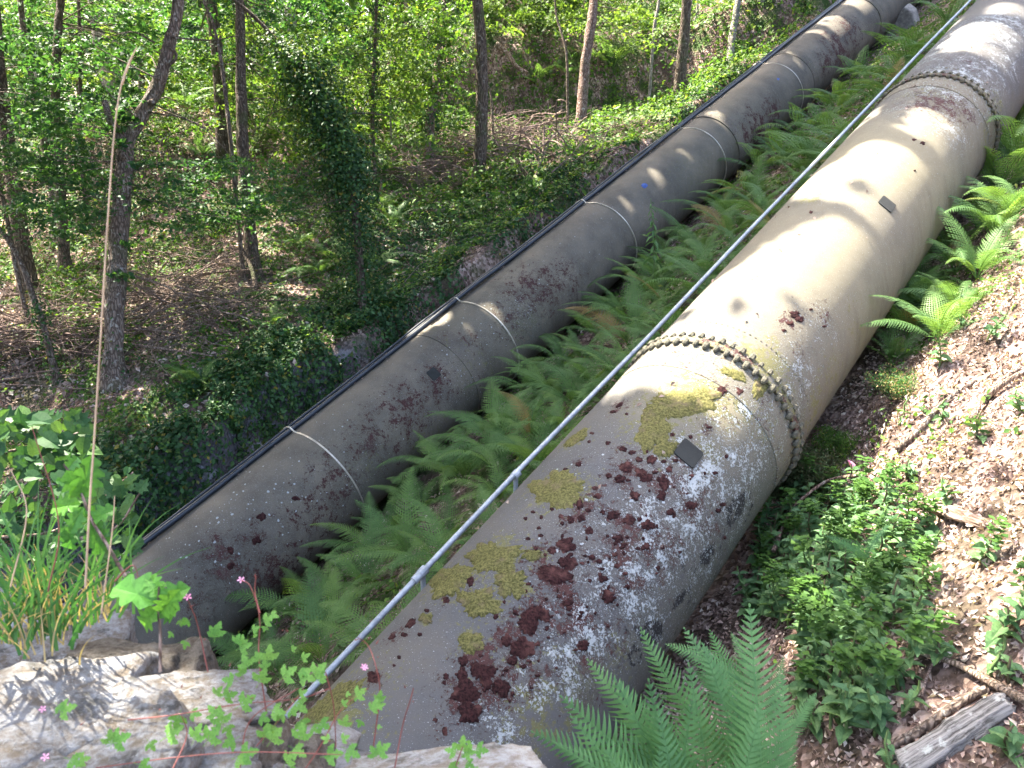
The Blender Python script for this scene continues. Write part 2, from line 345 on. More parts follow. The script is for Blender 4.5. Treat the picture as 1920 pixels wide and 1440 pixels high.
def rockmat(name, lichen=.5, dark=(.04, .036, .028), mid=(.15, .125, .095), light=(.3, .31, .32)):
    t = NT(name); c = t.co('Object'); a = t.noise(c, 5, 9, .72); b = t.noise(c, 22, 7, .75); v = t.vor(t.scale(c, (3, 3, 9)), 2.2, 'DISTANCE_TO_EDGE')
    col = t.mix(t.step(a, .35, .65), mid, light); col = t.mix(t.math('MULTIPLY', t.step(t.noise(c, 2.6, 5), .52, .66), .8), col, dark)
    col = t.mix(t.math('MULTIPLY', t.step(b, .6, .66), lichen), col, (.6, .62, .62)); col = t.mix(t.math('MULTIPLY', t.step(v, .02, 0), .4), col, dark)
    t.bsdf(col, .92, t.bump(t.math('ADD', a, t.math('MULTIPLY', b, .5)), .9, .03), spec=.2); return t.m
def woodmat(name, c1, c2, c3):
    t = NT(name); c = t.co('Object'); g = t.noise(t.scale(c, (1.2, 26, 26)), 2.2, 7, .7); n = t.noise(c, 14, 5)
    col = t.mix(t.step(g, .36, .6), c1, c2); col = t.mix(t.step(n, .55, .66), col, c3); t.bsdf(col, .9, t.bump(g, 1., .03), spec=.1); return t.m
M['silver'] = woodmat('silvery_log', (.09, .085, .08), (.36, .35, .34), (.48, .5, .48)); M['rotten'] = woodmat('rotten_log', (.13, .08, .055), (.42, .31, .25), (.56, .45, .38))
M['stone'] = rockmat('lichened_stone')
M['brownstone'] = rockmat('brown_stained_stone', .25, (.022, .019, .015), (.10, .08, .058), (.2, .18, .15))
M['slab'] = rockmat('pale_slab', .6, (.09, .075, .05), (.26, .22, .17), (.46, .46, .45))
M['cliff'] = rockmat('wet_rock', .35, (.02, .02, .02), (.07, .07, .075), (.2, .2, .22))

# ------------------------------------------------------------------ ground
def axis(bits):
    out = []
    for a, b, st in bits: out += list(np.arange(a, b, st))
    return np.array(out)
sa = axis([(-8, 1, .4), (1, 20, .16), (20, 40, .35), (40, 110, 1.5)]); va = axis([(-60, -8, 2), (-8, -2, .4), (-2, 3, .11), (3, 10, .2), (10, 13, .1), (13, 26, .25), (26, 50, .8), (50, 120, 3)])
S_, Vv = np.meshgrid(sa, va, indexing='ij'); X = DH[0]*S_+HL[0]*Vv; Y = DH[1]*S_+HL[1]*Vv
Z = gz(X.ravel(), Y.ravel()).reshape(X.shape)
gs = np.gradient(Z, axis=1)/np.gradient(Vv, axis=1)
rockm = ss(.9, 1.6, np.abs(gs))*ss(9.8, 10.3, Vv)*ss(13.5, 12, Vv)*ss(10, 7.5, S_)
green = np.where(Vv > 10.5, .95, np.where(Vv > 4, .8, .12)); green = np.where((Vv > 10.5) & (S_ < 14) & (Vv < 22), .45, green)
ni, nj = X.shape; I = np.arange(ni*nj).reshape(ni, nj)
F = np.stack([I[:-1, :-1], I[1:, :-1], I[1:, 1:], I[:-1, 1:]], -1).reshape(-1, 4)
tag(obj('ground', mesh('ground', np.stack([X, Y, Z], -1), F, M['ground'], {'green': green.ravel(), 'rock': rockm.ravel()}, True)), 'leaf-littered wooded hillside around the pipelines', None, None, 'structure')

# ------------------------------------------------------------------ the two pipelines
def dotfield(C, lst, T, PHI):
    out = np.zeros_like(T)
    for px, py, r, st in lst:
        t, ph, k = hit(C, px, py); q = r/FPX*k*1.25
        d2 = ((T-t)**2+((PHI-ph)*R)**2)/(q*q); out = np.maximum(out, st*np.exp(-d2))
    return out
def barrel(root, C, t0, t1, mat, paint, rr=R, name='pipe_section', bow=0):
    nt_ = max(2, int((t1-t0)/.06)); nk = 96; T, K = np.meshgrid(np.linspace(t0, t1, nt_), np.arange(nk), indexing='ij'); PH_ = K*2*pi/nk
    PH_ = (PH_+pi) % (2*pi)-pi
    wob = (fbm(T, PH_, 1.5, 9)-.5)*.006
    V = C+D*T[..., None]+(UP*np.cos(PH_)[..., None]-HL*np.sin(PH_)[..., None])*(rr+wob)[..., None]
    I = np.arange(nt_*nk).reshape(nt_, nk); J = np.roll(I, -1, 1)
    F = np.stack([I[:-1], I[1:], J[1:], J[:-1]], -1).reshape(-1, 4)
    at = {k: dotfield(C, l, T, PH_).ravel() for k, l in paint.items()}
    at['side'] = (ss(.6, 1.6, np.abs(PH_)) if True else 0).ravel()
    if 'dots' not in at: at['dots'] = np.zeros(T.size)
    # local frame: object space stays metric, aligned to the world
    V = V-C; return obj(name, mesh(name, V, F, mat, at, True), root, tuple(C-np.array(root.location)))
def ringV(C, t0, t1, r0, r1, k=96):
    prof = [(t0, r0-.05), (t0, r1-.004), (t0+.006, r1), (t1-.006, r1), (t1, r1-.004), (t1, r0-.05)]; V = []
    for t, r in prof: V.append(cyl(C, np.full(k, t), np.arange(k)*2*pi/k, r))
    V = np.concatenate(V); m = len(prof); F = [(a*k+j, (a+1)*k+j, (a+1)*k+(j+1) % k, a*k+(j+1) % k) for a in range(m-1) for j in range(k)]
    return V, F
T_, U_ = 0, 0
rootR = empty('penstock_pipe', C2, 'big pale right-hand pipe crusted with red moss and white lichen, ringed with bolts', 'pipe')
rootL = empty('penstock_pipe', C1, 'big dark left-hand pipe with black cables along its top and thin steel straps', 'pipe')
# masks, painted as pixel discs thrown onto the barrel
pR = {'lichen': [(1330, 900, 90, 1.05), (1400, 780, 70, .9), (1380, 860, 90, .9), (1240, 1010, 90, 1), (1180, 1090, 80, .95), (1100, 1190, 70, .95), (1050, 1260, 60, .9), (1130, 1000, 40, .7), (1290, 1000, 80, .9),
                 (1200, 1150, 70, .8), (1000, 1290, 50, .8), (930, 1370, 60, .8), (1320, 1080, 80, .62), (1500, 700, 60, .75), (1540, 620, 60, .5), (1480, 760, 50, .8), (1330, 700, 60, .6), (1240, 690, 50, .5), (1700, 200, 50, .5), (1790, 150, 90, .95),
                 (1820, 60, 90, 1.), (1780, 240, 50, .8), (1880, 40, 60, .9), (1740, 110, 60, .7), (1850, 130, 60, .8), (1890, 120, 40, .8), (1640, 200, 40, .5), (1240, 1180, 60, .6), (1380, 960, 60, .7)],
      'dark': [(1210, 930, 60, .55), (1290, 930, 60, .75), (1180, 1060, 60, .8), (1080, 1160, 60, .8), (1010, 1250, 50, .85), (960, 1200, 40, .6), (1230, 1040, 90, .7), (1300, 880, 50, .6), (1330, 990, 70, .7), (1160, 1170, 70, .7), (1350, 780, 50, .5), (1760, 190, 60, .85), (1800, 200, 40, .8), (1700, 150, 40, .6), (1540, 590, 30, .55), (1100, 1280, 60, .8), (1820, 120, 60, .5), (1500, 660, 30, .4)],
      'olive': [(1420, 700, 70, 1.6), (1380, 740, 70, 1.5), (1300, 720, 50, 1.2), (1200, 1010, 20, 1.), (1330, 850, 30, 1.), (1460, 750, 40, 1.2), (1400, 720, 80, 1.), (1330, 740, 60, .8), (1250, 790, 60, .8), (1440, 760, 50, .9), (1470, 690, 40, .7), (1530, 760, 60, .7), (1030, 1330, 90, .9), (1090, 1290, 60, .9), (1160, 1240, 60, .7), (1560, 700, 50, .6), (1600, 600, 50, .4), (1740, 170, 50, .7), (1520, 370, 25, .9), (1380, 1010, 80, .5), (1870, 200, 30, .9), (1850, 260, 30, .7), (1430, 800, 30, 1)],
      'gritty': [(1400, 1000, 150, 1.2), (1300, 1150, 150, 1.2), (1450, 880, 60, 1.), (1220, 1210, 80, 1.), (1420, 900, 50, .8), (1120, 1300, 80, .8), (1560, 760, 70, .5), (1480, 800, 60, .8)],
      'yellow': [(1600, 500, 260, .75), (1700, 300, 200, .9), (1500, 600, 180, .5), (1660, 620, 140, .8), (1350, 730, 110, 1.), (1460, 760, 60, 1.), (1250, 760, 70, .6), (1800, 250, 120, .6)],
      'black': [(1330, 1050, 50, 1.), (1390, 960, 50, 1.), (1290, 1100, 50, 1.), (1210, 1190, 60, 1.1), (1350, 1080, 40, .6), (1250, 1220, 40, .8), (1400, 1000, 30, .7)],
      'dots': [(1150, 950, 200, .8), (1300, 1000, 300, .5)]}
pL = {'lichen': [(470, 960, 60, .15), (880, 720, 60, .3), (980, 590, 40, .45), (900, 770, 20, .6)],
      'dark': [(430, 1060, 60, .8), (500, 1080, 60, .75), (470, 1010, 40, .6), (640, 900, 70, .65), (590, 980, 70, .6), (760, 770, 60, .7), (700, 830, 60, .65), (820, 720, 50, .65), (1000, 540, 70, .7), (960, 600, 50, .6), (1060, 520, 50, .6), (1450, 210, 30, .95), (1420, 240, 40, .9),
               (1400, 260, 30, .8), (1575, 90, 45, .95), (1600, 60, 40, .8), (1550, 120, 30, .8), (880, 640, 30, .6), (550, 1050, 60, .6), (380, 1110, 60, .6), (740, 850, 60, .5)],
      'olive': [(700, 890, 50, .5), (900, 700, 40, .6), (800, 840, 60, .5), (980, 620, 30, .7), (1000, 600, 20, .7), (1300, 340, 80, .4), (1390, 300, 20, .6)],
      'yellow': [(1400, 300, 150, .25), (1000, 620, 120, .3), (700, 860, 100, .2), (980, 680, 60, .4), (1330, 350, 70, .35), (860, 600, 60, .2)],
      'black': [(500, 1100, 100, .25)],
      'gritty': [(1000, 640, 60, .7), (900, 760, 50, .8), (700, 900, 60, .6), (1300, 370, 60, .6), (420, 1130, 70, .6)],
      'dots': [(470, 950, 110, 1.), (400, 1010, 90, 1.), (560, 900, 90, .8), (650, 820, 90, .7), (700, 800, 100, .6), (1100, 420, 200, .5), (850, 650, 100, .8), (900, 600, 100, .7), (1000, 530, 100, .6), (620, 950, 100, .8)]}
OL = [(1310, 748, 40, 22), (1375, 702, 36, 10, .3), (1425, 728, 20, 22, .3), (1048, 918, 46, 34), (925, 1045, 50, 30), (845, 1088, 42, 26, -.5), (958, 1092, 34, 32), (900, 1130, 36, 30), (1225, 800, 30, 48), (1255, 762, 46, 30), (1080, 822, 26, 9, -.6), (620, 1325, 75, 24, -.65), (885, 1205, 24, 20), (800, 1160, 14, 9), (1000, 1040, 20, 12), (1250, 840, 24, 20)]
RD = [(874, 1300, 26, 26), (880, 1335, 28, 24), (905, 1260, 24, 22), (940, 1290, 20, 18), (980, 1215, 22, 22), (990, 1170, 22, 26), (1010, 1150, 20, 18), (1035, 1075, 36, 20, .35), (1065, 1055, 18, 16), (1062, 1022, 20, 16), (866, 1268, 12, 18), (868, 1240, 11, 12), (950, 1200, 10, 14),
      (1142, 892, 7, 6), (1168, 842, 9, 6), (1185, 848, 8, 5), (1198, 862, 8, 6), (1174, 876, 13, 11), (1200, 886, 12, 9), (1222, 862, 10, 10), (1163, 898, 14, 9), (1210, 895, 14, 12), (1245, 905, 11, 16), (1355, 732, 11, 9), (1386, 735, 10, 12), (1352, 728, 6, 5), (1085, 870, 7, 5), (1060, 880, 5, 4),
      (985, 972, 5, 4), (1000, 960, 5, 4), (1015, 970, 5, 4), (1035, 955, 5, 4), (1052, 968, 6, 5), (1070, 975, 9, 8), (1090, 972, 9, 8), (1105, 995, 9, 8), (1087, 945, 9, 12), (1120, 930, 8, 7), (1150, 965, 14, 9), (1180, 975, 12, 10), (1215, 985, 14, 12), (990, 1010, 5, 4), (1014, 1004, 6, 4), (992, 1036, 7, 5),
      (1004, 1030, 5, 8), (1022, 1040, 4, 4), (1035, 1032, 10, 8), (930, 1156, 6, 7), (966, 1148, 6, 6), (882, 1090, 7, 12), (836, 1125, 8, 8), (800, 1145, 6, 4), (787, 1190, 6, 4), (770, 1170, 14, 7, -.6), (735, 1195, 10, 5, -.5), (757, 1190, 8, 5), (836, 1268, 7, 8), (833, 1280, 5, 5), (816, 1350, 6, 5), (835, 1370, 7, 10), (700, 1270, 13, 12),
      (749, 1232, 5, 4), (739, 1248, 4, 3), (998, 1100, 3, 3), (1130, 1085, 10, 8), (1240, 930, 10, 12), (1296, 948, 12, 10), (1190, 930, 12, 10), (1258, 960, 10, 8), (1140, 1120, 14, 14), (1095, 1210, 12, 12), (1065, 1130, 12, 8), (1490, 590, 11, 8), (1500, 598, 10, 6), (1480, 606, 9, 5), (1714, 262, 5, 3), (1730, 268, 6, 4), (1521, 398, 5, 3), (1715, 320, 3, 2),
      (1160, 760, 9, 4, -.5), (1150, 772, 7, 3), (1175, 776, 4, 3), (1110, 812, 5, 3), (1470, 620, 6, 4), (1520, 580, 5, 3), (1545, 612, 4, 3), (912, 1280, 14, 14), (1105, 828, 4, 3), (1140, 830, 6, 4), (1070, 905, 5, 4), (1115, 915, 7, 5), (1130, 960, 6, 5), (1010, 990, 5, 4), (960, 1240, 12, 9), (1160, 1010, 12, 9), (1210, 1025, 11, 9), (1110, 1045, 8, 6), (1255, 880, 8, 8)]
for _ in range(120):                                            # small cushions strewn along the crusted band
    f_ = random.random(); u_ = random.gauss(0, 1); RD.append((900+470*f_+u_*38, 1290-480*f_+u_*30, random.uniform(2.5, 7.5), random.uniform(2.5, 6)))
pR['dark'] += [(q[0], q[1], 1.5*max(q[2], q[3])+5, .75) for q in RD if q[2] > 6]; pR['olive'] += [(q[0], q[1], 1.25*max(q[2], q[3]), .9) for q in OL]
FL = [6.253*R, 14.563*R]; tEnd = 46
bounds = [-3., FL[0]-.02, FL[1]-.02, tEnd]
for i in range(3): barrel(rootR, C2, bounds[i]+(.002 if i else 0), bounds[i+1], M['pipeR'], pR)
for tf in FL:
    V, F_ = ringV(C2, tf-.05, tf+.045, R, R+.032)
    n2_ = len(V); fl = obj('flange', mesh('flange', V-C2, F_, M['pipeR'], {'olive': np.full(n2_, .7), 'dark': np.full(n2_, .5), 'lichen': np.full(n2_, .2), 'yellow': np.full(n2_, .3)}, False), rootR)
    V, F_ = ringV(C2, tf-.42, tf-.05, R, R+.007)
    obj('collar', mesh('collar', V-C2, F_, M['pipeR'], {'olive': np.full(len(V), .35), 'lichen': np.full(len(V), .45), 'dark': np.full(len(V), .3), 'yellow': np.full(len(V), .4)}, False), rootR)
bm_ = MB(); V, F_ = tube([(0, 0, -.02), (0, 0, .028), (0, 0, .046), (0, 0, .055)], [.026, .027, .02, .006], 7); bm_.add(V, F_)
boltme = mesh('bolt', V, F_, M['bolt'], None, False)
nb = 56
for tf in FL:
    for off, sg in ((-.05, -1), (.045, 1)):
        for j in range(nb):
            ph = j*2*pi/nb
            if abs((ph-.6+pi) % (2*pi)-pi) > 1.75: continue
            p = cyl(C2, tf+off+.0*sg, ph, R+.026)
            b = obj('bolt', boltme, rootR, p-C2, Vector(D*sg).to_track_quat('Z', 'Y').to_euler(), random.uniform(.85, 1.15))
# rivets
def rivets(root, C, t, step, r=.009, phr=(-.9, 2.1), rr=R, name='rivet_row'):
    mb = MB()
    for ph in np.arange(phr[0], phr[1], step/R):
        c = cyl(C, t, ph, rr); nrm = UP*cos(ph)-HL*sin(ph); a = D; b = np.cross(nrm, D)
        V = [c+nrm*r*.9]+[c+(a*cos(q)+b*sin(q))*r*1.3-nrm*.003 for q in np.arange(6)*pi/3]
        mb.add(np.array(V)-C, [(0, 1+i, 1+(i+1) % 6) for i in range(6)])
    o = mb.build(name, M['bolt'], root); o['kind'] = 'stuff'
rivets(rootR, C2, FL[0]+.33, .055, .012); rivets(rootR, C2, FL[0]-.48, .05, .009); rivets(rootR, C2, FL[1]+.33, .055, .012)
# left pipe: sections meeting in shallow lap joints
jt = [hit(C1, 870, 660)[0], hit(C1, 1390, 270)[0], hit(C1, 1525, 130)[0], hit(C1, 1655, 50)[0]]
bounds = [-3.]+jt+[60]
for i in range(len(bounds)-1): barrel(rootL, C1, bounds[i]+(.001 if i else 0), bounds[i+1], M['pipeL'], pL, R-(.012 if i % 2 else 0))
for tj in jt:
    V, F_ = ringV(C1, tj-.16, tj+.16, R, R+.013); nn = len(V)
    obj('joint_band', mesh('joint_band', V-C1, F_, M['pipeL'], {'olive': np.full(nn, .3), 'dark': np.full(nn, .3), 'dots': np.full(nn, .5)}, False), rootL)
    rivets(rootL, C1, tj-.11, .06, .009, rr=R+.012); rivets(rootL, C1, tj+.11, .06, .009, rr=R+.012)
ST = [5.194*R, 9.689*R, 14.395*R, 19.138*R, 24.444*R]
for ts_ in ST:
    V, F_ = ringV(C1, ts_-.013, ts_+.013, R, R+.007)
    obj('steel_strap', mesh('steel_strap', V-C1, F_, M['strap'], None, False), rootL)
# dark square plates turned on their corners
def plate(root, C, px, py, half):
    t, ph, k = hit(C, px, py); V = []
    for lay in (.004, .014):
        for a, b in ((1, 1), (-1, 1), (-1, -1), (1, -1)):
            for e in ((0, .15), (.15, 0)) if a*b > 0 else ((.15, 0), (0, .15)):
                V.append(cyl(C, t+a*half*(1-e[0]), ph+b*half*(1-e[1])/R, R+lay))
    F_ = [tuple(range(8, 16))]+[(i, (i+1) % 8, 8+(i+1) % 8, 8+i) for i in range(8)]
    obj('square_plate', mesh('square_plate', np.array(V)-C, F_, M['plate']), root)
plate(rootR, C2, 1291, 850, .095); plate(rootR, C2, 1663, 383, .09); plate(rootL, C1, 813, 701, .09)
# moss cushions lying on the barrel
def moss(root, C, px, py, rx, ry, mat, name, th=.02, rings=7, seg=30, rough=.22, ang=0):
    sd = random.random()*100; V = []; 
    t0, p0, k0 = hit(C, px, py); V.append(cyl(C, t0, p0, R+th))
    for k in range(1, rings+1):
        f = k/rings
        for j in range(seg):
            th_ = 2*pi*j/seg; rr = 1+rough*(MN.noise(Vector((cos(th_)*1.3, sin(th_)*1.3, sd)))*2+MN.noise(Vector((cos(th_)*6, sin(th_)*6, sd)))*1.2+random.uniform(-.45, .45))
            dx = cos(th_)*rx*f*rr; dy = sin(th_)*ry*f*rr
            if ang: dx, dy = dx*cos(ang)-dy*sin(ang), dx*sin(ang)+dy*cos(ang)
            t, p, kk = hit(C, px+dx, py+dy)
            z = th*(1-f**4)*(1+.5*MN.noise(Vector((t*30, p*25, sd)))+.35*MN.noise(Vector((t*80, p*70, sd))))+(-.004 if k == rings else .0)
            V.append(cyl(C, t, p, R+z))
    F_ = [(0, 1+j, 1+(j+1) % seg) for j in range(seg)]+[(1+(k-1)*seg+j, 1+k*seg+j, 1+k*seg+(j+1) % seg, 1+(k-1)*seg+(j+1) % seg) for k in range(1, rings) for j in range(seg)]
    return obj(name, mesh(name, np.array(V)-C, F_, mat, None, True), root)
for q in OL:
    moss(rootR, C2, q[0], q[1], q[2], q[3], M['olivemoss'], 'olive_moss_patch', .013, 9, 72, .26, q[4] if len(q) > 4 else 0)
    # short blades bristling at the surface
for q in RD: moss(rootR, C2, q[0], q[1], q[2]*.95, q[3]*.95, M['redmoss'], 'red_moss_cushion', .005+.0004*q[2], 5 if q[2] > 9 else 3, 40 if q[2] > 9 else 20, .24, q[4] if len(q) > 4 else 0)
for q in [(490, 970, 9, 8), (481, 1013, 9, 8), (432, 1032, 7, 9), (433, 1060, 8, 9), (555, 935, 8, 5), (600, 568, 0, 0)]:
    if q[2]: moss(rootL, C1, q[0], q[1], q[2], q[3], M['redmoss'], 'red_moss_cushion', .014, 4, 14, .3)
for q in [(504, 963, 2), (1209, 348, 6), (1459, 148, 5)]:
    if q[2] > 3: moss(rootL, C1, q[0], q[1], q[2], q[2]*.8, M['blue'], 'blue_paint_mark', .002, 2, 10, .3)
# cables along the crown of the left pipe
lab = ['black cable along the left pipe, nearest its crown', 'black cable along the left pipe, middle one of the bundle', 'black cable along the left pipe, outermost towards the wood', 'thin black cable lying on top of the bundle on the left pipe']
cabR = [.028, .026, .03, .014]
for i, (ph, rr, lift) in enumerate([(-.30, .038, 0), (-.40, .036, 0), (-.50, .041, 0), (-.35, .018, .066)]):
    ts_ = np.linspace(-3, 50, 150); w_ = .012*np.sin(ts_*1.3+i*2)+.008*np.sin(ts_*2.9+i)
    lf = .006+.02*np.maximum(0, np.sin(ts_*.9+i*.4))**4
    pts = np.array([cyl(C1, t, ph+a/R, R+rr+lift+l) for t, a, l in zip(ts_, w_, lf)])
    V, F_ = tube(pts, rr, 8); c0 = pts[0]
    o = obj('cable', mesh('cable', V-c0, F_, M['cable'], None, True), None, c0); tag(o, lab[i], 'cable', 'cables strapped to the left pipe')
for j, ts_ in enumerate(ST+[ST[0]+2, ST[1]+2.1, ST[2]+2, ST[3]+2]):
    pts = np.array([cyl(C1, ts_, a, R+.092+(0 if -.56 < a < -.26 else -.08)) for a in np.linspace(-.62, -.18, 9)])
    V, F_ = tube(pts, [.012 if j < 5 else .007]*9, 6)
    obj('cable_clip', mesh('cable_clip', V-C1, F_, M['strap'] if j < 5 else M['cable']), rootL)
def debris(C, n, t0, t1, ph0, ph1, label, tcl=None):
    t = RG.uniform(t0, t1, n); ph = RG.normal((ph0+ph1)/2, (ph1-ph0)/3, n)
    if tcl is not None: t = np.array(tcl)[RG.integers(0, len(tcl), n)]+RG.normal(size=n)*.12
    Q = cyl(C, t, ph, R+.012); N_ = unit(Q-(C+D*t[:, None])); V, F_, A_ = leaves(Q, N_+RG.normal(size=(n, 3))*.35, RG.uniform(.025, .06, n), fold=.3)
    tag(obj('leaf_litter', mesh('leaf_litter', V, F_, M['litter'], {'rnd': A_*.7})), label, 'leaves', None, 'stuff')
debris(C1, 260, 1, 26, -.36, -.2, 'dead leaves caught beside the cables on the dark pipe')
debris(C2, 45, 3, 14, -.7, .5, 'a few dead leaves lying on the crown of the pale pipe')
# galvanised tube beside the right pipe
vr = 4.22; a0 = rdir(785, 1080); kk = vr/(a0@HL); HR = O+a0*kk
root = empty('handrail', HR, 'long blue-grey galvanised tube running uphill beside the right pipe', 'handrail')
def hrT(px, py):
    d = rdir(px, py); n_ = np.cross(d, np.cross(d, D)); X = O-HR; return -(X@n_)/(D@n_)
cuts = [-6]+[hrT(785, 1080), hrT(1128, 722), hrT(1530, 298)-1.2, hrT(1650, 178)]+[36]
for i in range(len(cuts)-1):
    n_ = 20; ts_ = np.linspace(cuts[i]+.002, cuts[i+1], n_); pts = HR+D*ts_[:, None]+np.array([0, 0, 1])*(.014*np.sin(ts_*1.1))[:, None]
    V, F_ = tube(pts, .0245, 12); obj('tube_length', mesh('tube_length', V-HR, F_, M['galv'], None, True), root)
for c in cuts[1:-1]:
    V, F_ = tube([HR+D*(c-.06), HR+D*(c+.06)], .035, 12); obj('coupling', mesh('coupling', V-HR, F_, M['galv']), root)
for px, py in ((785, 1080), (1128, 722), (1362, 485), (1528, 300), (1652, 176), (560, 1305)):
    t = hrT(px, py)+.05; p = HR+D*t; g = onground(p[0], p[1])
    V, F_ = tube([p, p-np.array([0, 0, .05]), g-np.array([0, 0, .2])], [.03, .022, .022], 8); po = obj('post', mesh('post', V-HR, F_, M['galv']), root)
    V, F_ = tube([p-D*.035, p+D*.035], .04, 12); obj('clamp', mesh('clamp', V-HR, F_, M['galv']), po)
# concrete saddle under the left pipe
def box(c, ax, hx): 
    V = [c+ax[0]*hx[0]*a+ax[1]*hx[1]*b+ax[2]*hx[2]*d for a in (-1, 1) for b in (-1, 1) for d in (-1, 1)]
    return V, [(0, 1, 3, 2), (4, 6, 7, 5), (0, 4, 5, 1), (2, 3, 7, 6), (0, 2, 6, 4), (1, 5, 7, 3)]
for px, py, lb in ((1700, 40, 'rounded concrete saddle carrying the far end of the left pipe'),):
    t, ph, k = hit(C1, 1690, 20); c = cyl(C1, t, 0, 0)
    V = []; k = 24; t0 = -.35
    for dt in (-.3, .3):
        for j in range(k+1):
            a = pi/2+pi*.0+ (pi*j/k); V.append(c+D*dt+UP*(cos(a)*(R+.35))-HL*(sin(a)*(R+.45))*-1*0+(-HL*sin(a+0)*0))
    mb = MB()
    prof = [(-1.35, -2.2), (1.35, -2.2), (1.35, -.5), (1.25, -.15), (1.0, .05), (.8, -.2), (0, -.9), (-.8, -.2), (-1., .05), (-1.25, -.15), (-1.35, -.5)]
    V = [c+D*dt-HL*a+UP*b for dt in (-.25, .25) for a, b in prof]; m_ = len(prof)
    F_ = [tuple(range(m_))[::-1], tuple(range(m_, 2*m_))]+[(i, (i+1) % m_, m_+(i+1) % m_, m_+i) for i in range(m_)]
    o = obj('concrete_saddle', mesh('concrete_saddle', np.array(V)-c, F_, M['concrete']), None, c); tag(o, lb, 'support')
    bv = o.modifiers.new('b', 'BEVEL'); bv.width = .06; bv.segments = 3
#--PART2--
# ------------------------------------------------------------------ trees of the wood
def unproj(px, py, t): return P(px, py, t)
E1 = unit(np.cross(SUN, [0, 0, 1.])); E2 = np.cross(E1, SUN)
def sunab(Q): Q = np.atleast_2d(Q); return Q@E1, Q@E2
TREES = []
def make_tree(name, label, cat, pts, t, wpx, mat, h=11, group='trees of the hillside wood', lean=(0, 0), jit=.25, k=12, dead=False, base=True):
    """pts: pixel points from the foot upwards"""
    q = [P(x, y, t+(dt[0] if dt else 0)) for x, y, *dt in pts]
    foot = q[0].copy(); g = gz(foot[0], foot[1])[0]
    if base: q[0][2] = g-.02; q.insert(0, q[0]-np.array([0, 0, .5]))
    r0 = wpx/FPX*t/2
    up = unit(q[-1]-q[-2]+1e-6); 
    if h and up[2] > 0:
        n_ = 4; cur = q[-1].copy(); dv = up.copy()
        while cur[2] < foot[2]+h:
            dv = unit(dv*.7+np.array([lean[0], lean[1], 1])*.3+RG.normal(size=3)*.08); cur = cur+dv*1.6; q.append(cur.copy())
    sp = smoothpath(q, max(14, int(len(q)*7))); n_ = len(sp); f = np.linspace(0, 1, n_)
    rad = r0*(1.0-.72*f**1.15); zz = sp[:, 2]-g; rad = rad*(1+.55*np.exp(-np.maximum(zz, 0)/.16)) if base and not dead else rad
    rt = empty(name, tuple(q[1] if base else q[0]), label, cat, group); o0 = np.array(rt.location)
    V, F_ = tube(sp, rad, k, jit, flute=.06, seed=len(TREES)*3.1); obj('trunk', mesh('trunk', V-o0, F_, mat, None, True), rt)
    TREES.append(dict(root=rt, o=o0, path=sp, rad=rad, leaf=[], br=MB(), can=[], mat=mat, nbr=0)); return TREES[-1]
def addbranch(T, pts, r0, r1, k=5, n=10):
    sp = smoothpath(pts, n); V, F_ = tube(sp, np.linspace(r0, r1, n), k, .15); T['br'].add(V-T['o'], F_); T['nbr'] += 1
B, DB, RB, PB = M['bark'], M['darkbark'], M['redbark'], M['palebark']
main = make_tree('oak_tree', 'kinked oak with a swollen knot by the brush heap on the low terrace', 'tree',
    [(211, 692), (215, 600), (222, 480), (232, 330), (240, 262), (262, 222), (285, 180), (302, 140), (318, 80), (334, 0)], 13.4, 38, B, 11, k=16)
T = main; bp = lambda x, y, t=13.4: P(x, y, t)
for a, b, r0, r1 in (([(232, 300), (224, 250), (206, 225), (196, 190)], 0, .09, .05), ([(285, 190), (262, 205), (250, 225)], 0, .05, .03), ([(305, 130), (330, 110), (322, 90), (300, 95)], 0, .03, .015),
                     ([(300, 110), (330, 135), (345, 160)], 0, .012, .004), ([(290, 80), (250, 60), (200, 70)], 0, .02, .005), ([(318, 70), (400, 75), (470, 60)], 0, .02, .004), ([(300, 150), (240, 120), (170, 80), (150, 40)], 0, .016, .004), ([(262, 225), (200, 170), (170, 110)], 0, .015, .004)):
    addbranch(T, [bp(x, y, 13.4+random.uniform(-.2, .2)) for x, y in a], r0, r1, 7)
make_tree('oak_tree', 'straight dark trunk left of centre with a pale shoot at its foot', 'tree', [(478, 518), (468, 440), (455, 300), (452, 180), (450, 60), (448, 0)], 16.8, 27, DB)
addbranch(TREES[-1], [P(455, 470, 16.5), P(470, 500, 16.3), P(482, 545, 16)], .04, .05, 6)
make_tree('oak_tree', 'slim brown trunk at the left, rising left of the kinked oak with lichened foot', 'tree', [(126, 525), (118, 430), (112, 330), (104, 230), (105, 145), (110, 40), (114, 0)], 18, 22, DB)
make_tree('oak_tree', 'slender trunk just left of the lichen-footed trunk, leaning into the grey fork', 'tree', [(108, 470), (98, 360), (88, 290), (66, 190), (52, 110), (38, 0)], 19, 17, B)
make_tree('ash_tree', 'pale forked trunk at the far upper left with sunlit bark', 'tree', [(112, 330), (95, 200), (70, 130), (58, 60), (46, 0)], 23, 20, PB)
make_tree('ash_tree', 'thick trunk cut by the left edge of the picture', 'tree', [(40, 470), (32, 400), (18, 300), (5, 200), (-8, 60), (-12, 0)], 16.5, 32, DB)
make_tree('leaning_sapling', 'thin sapling leaning left over the brush heap at the left edge', 'tree', [(98, 668), (82, 610), (62, 555), (38, 490), (8, 440), (-40, 380)], 13.6, 14, B, 6)
make_tree('leaning_sapling', 'second thin leaning stem close to the left edge, above the brush heap', 'tree', [(52, 590), (30, 500), (15, 420), (0, 350), (-20, 280)], 14.5, 10, B, 6)
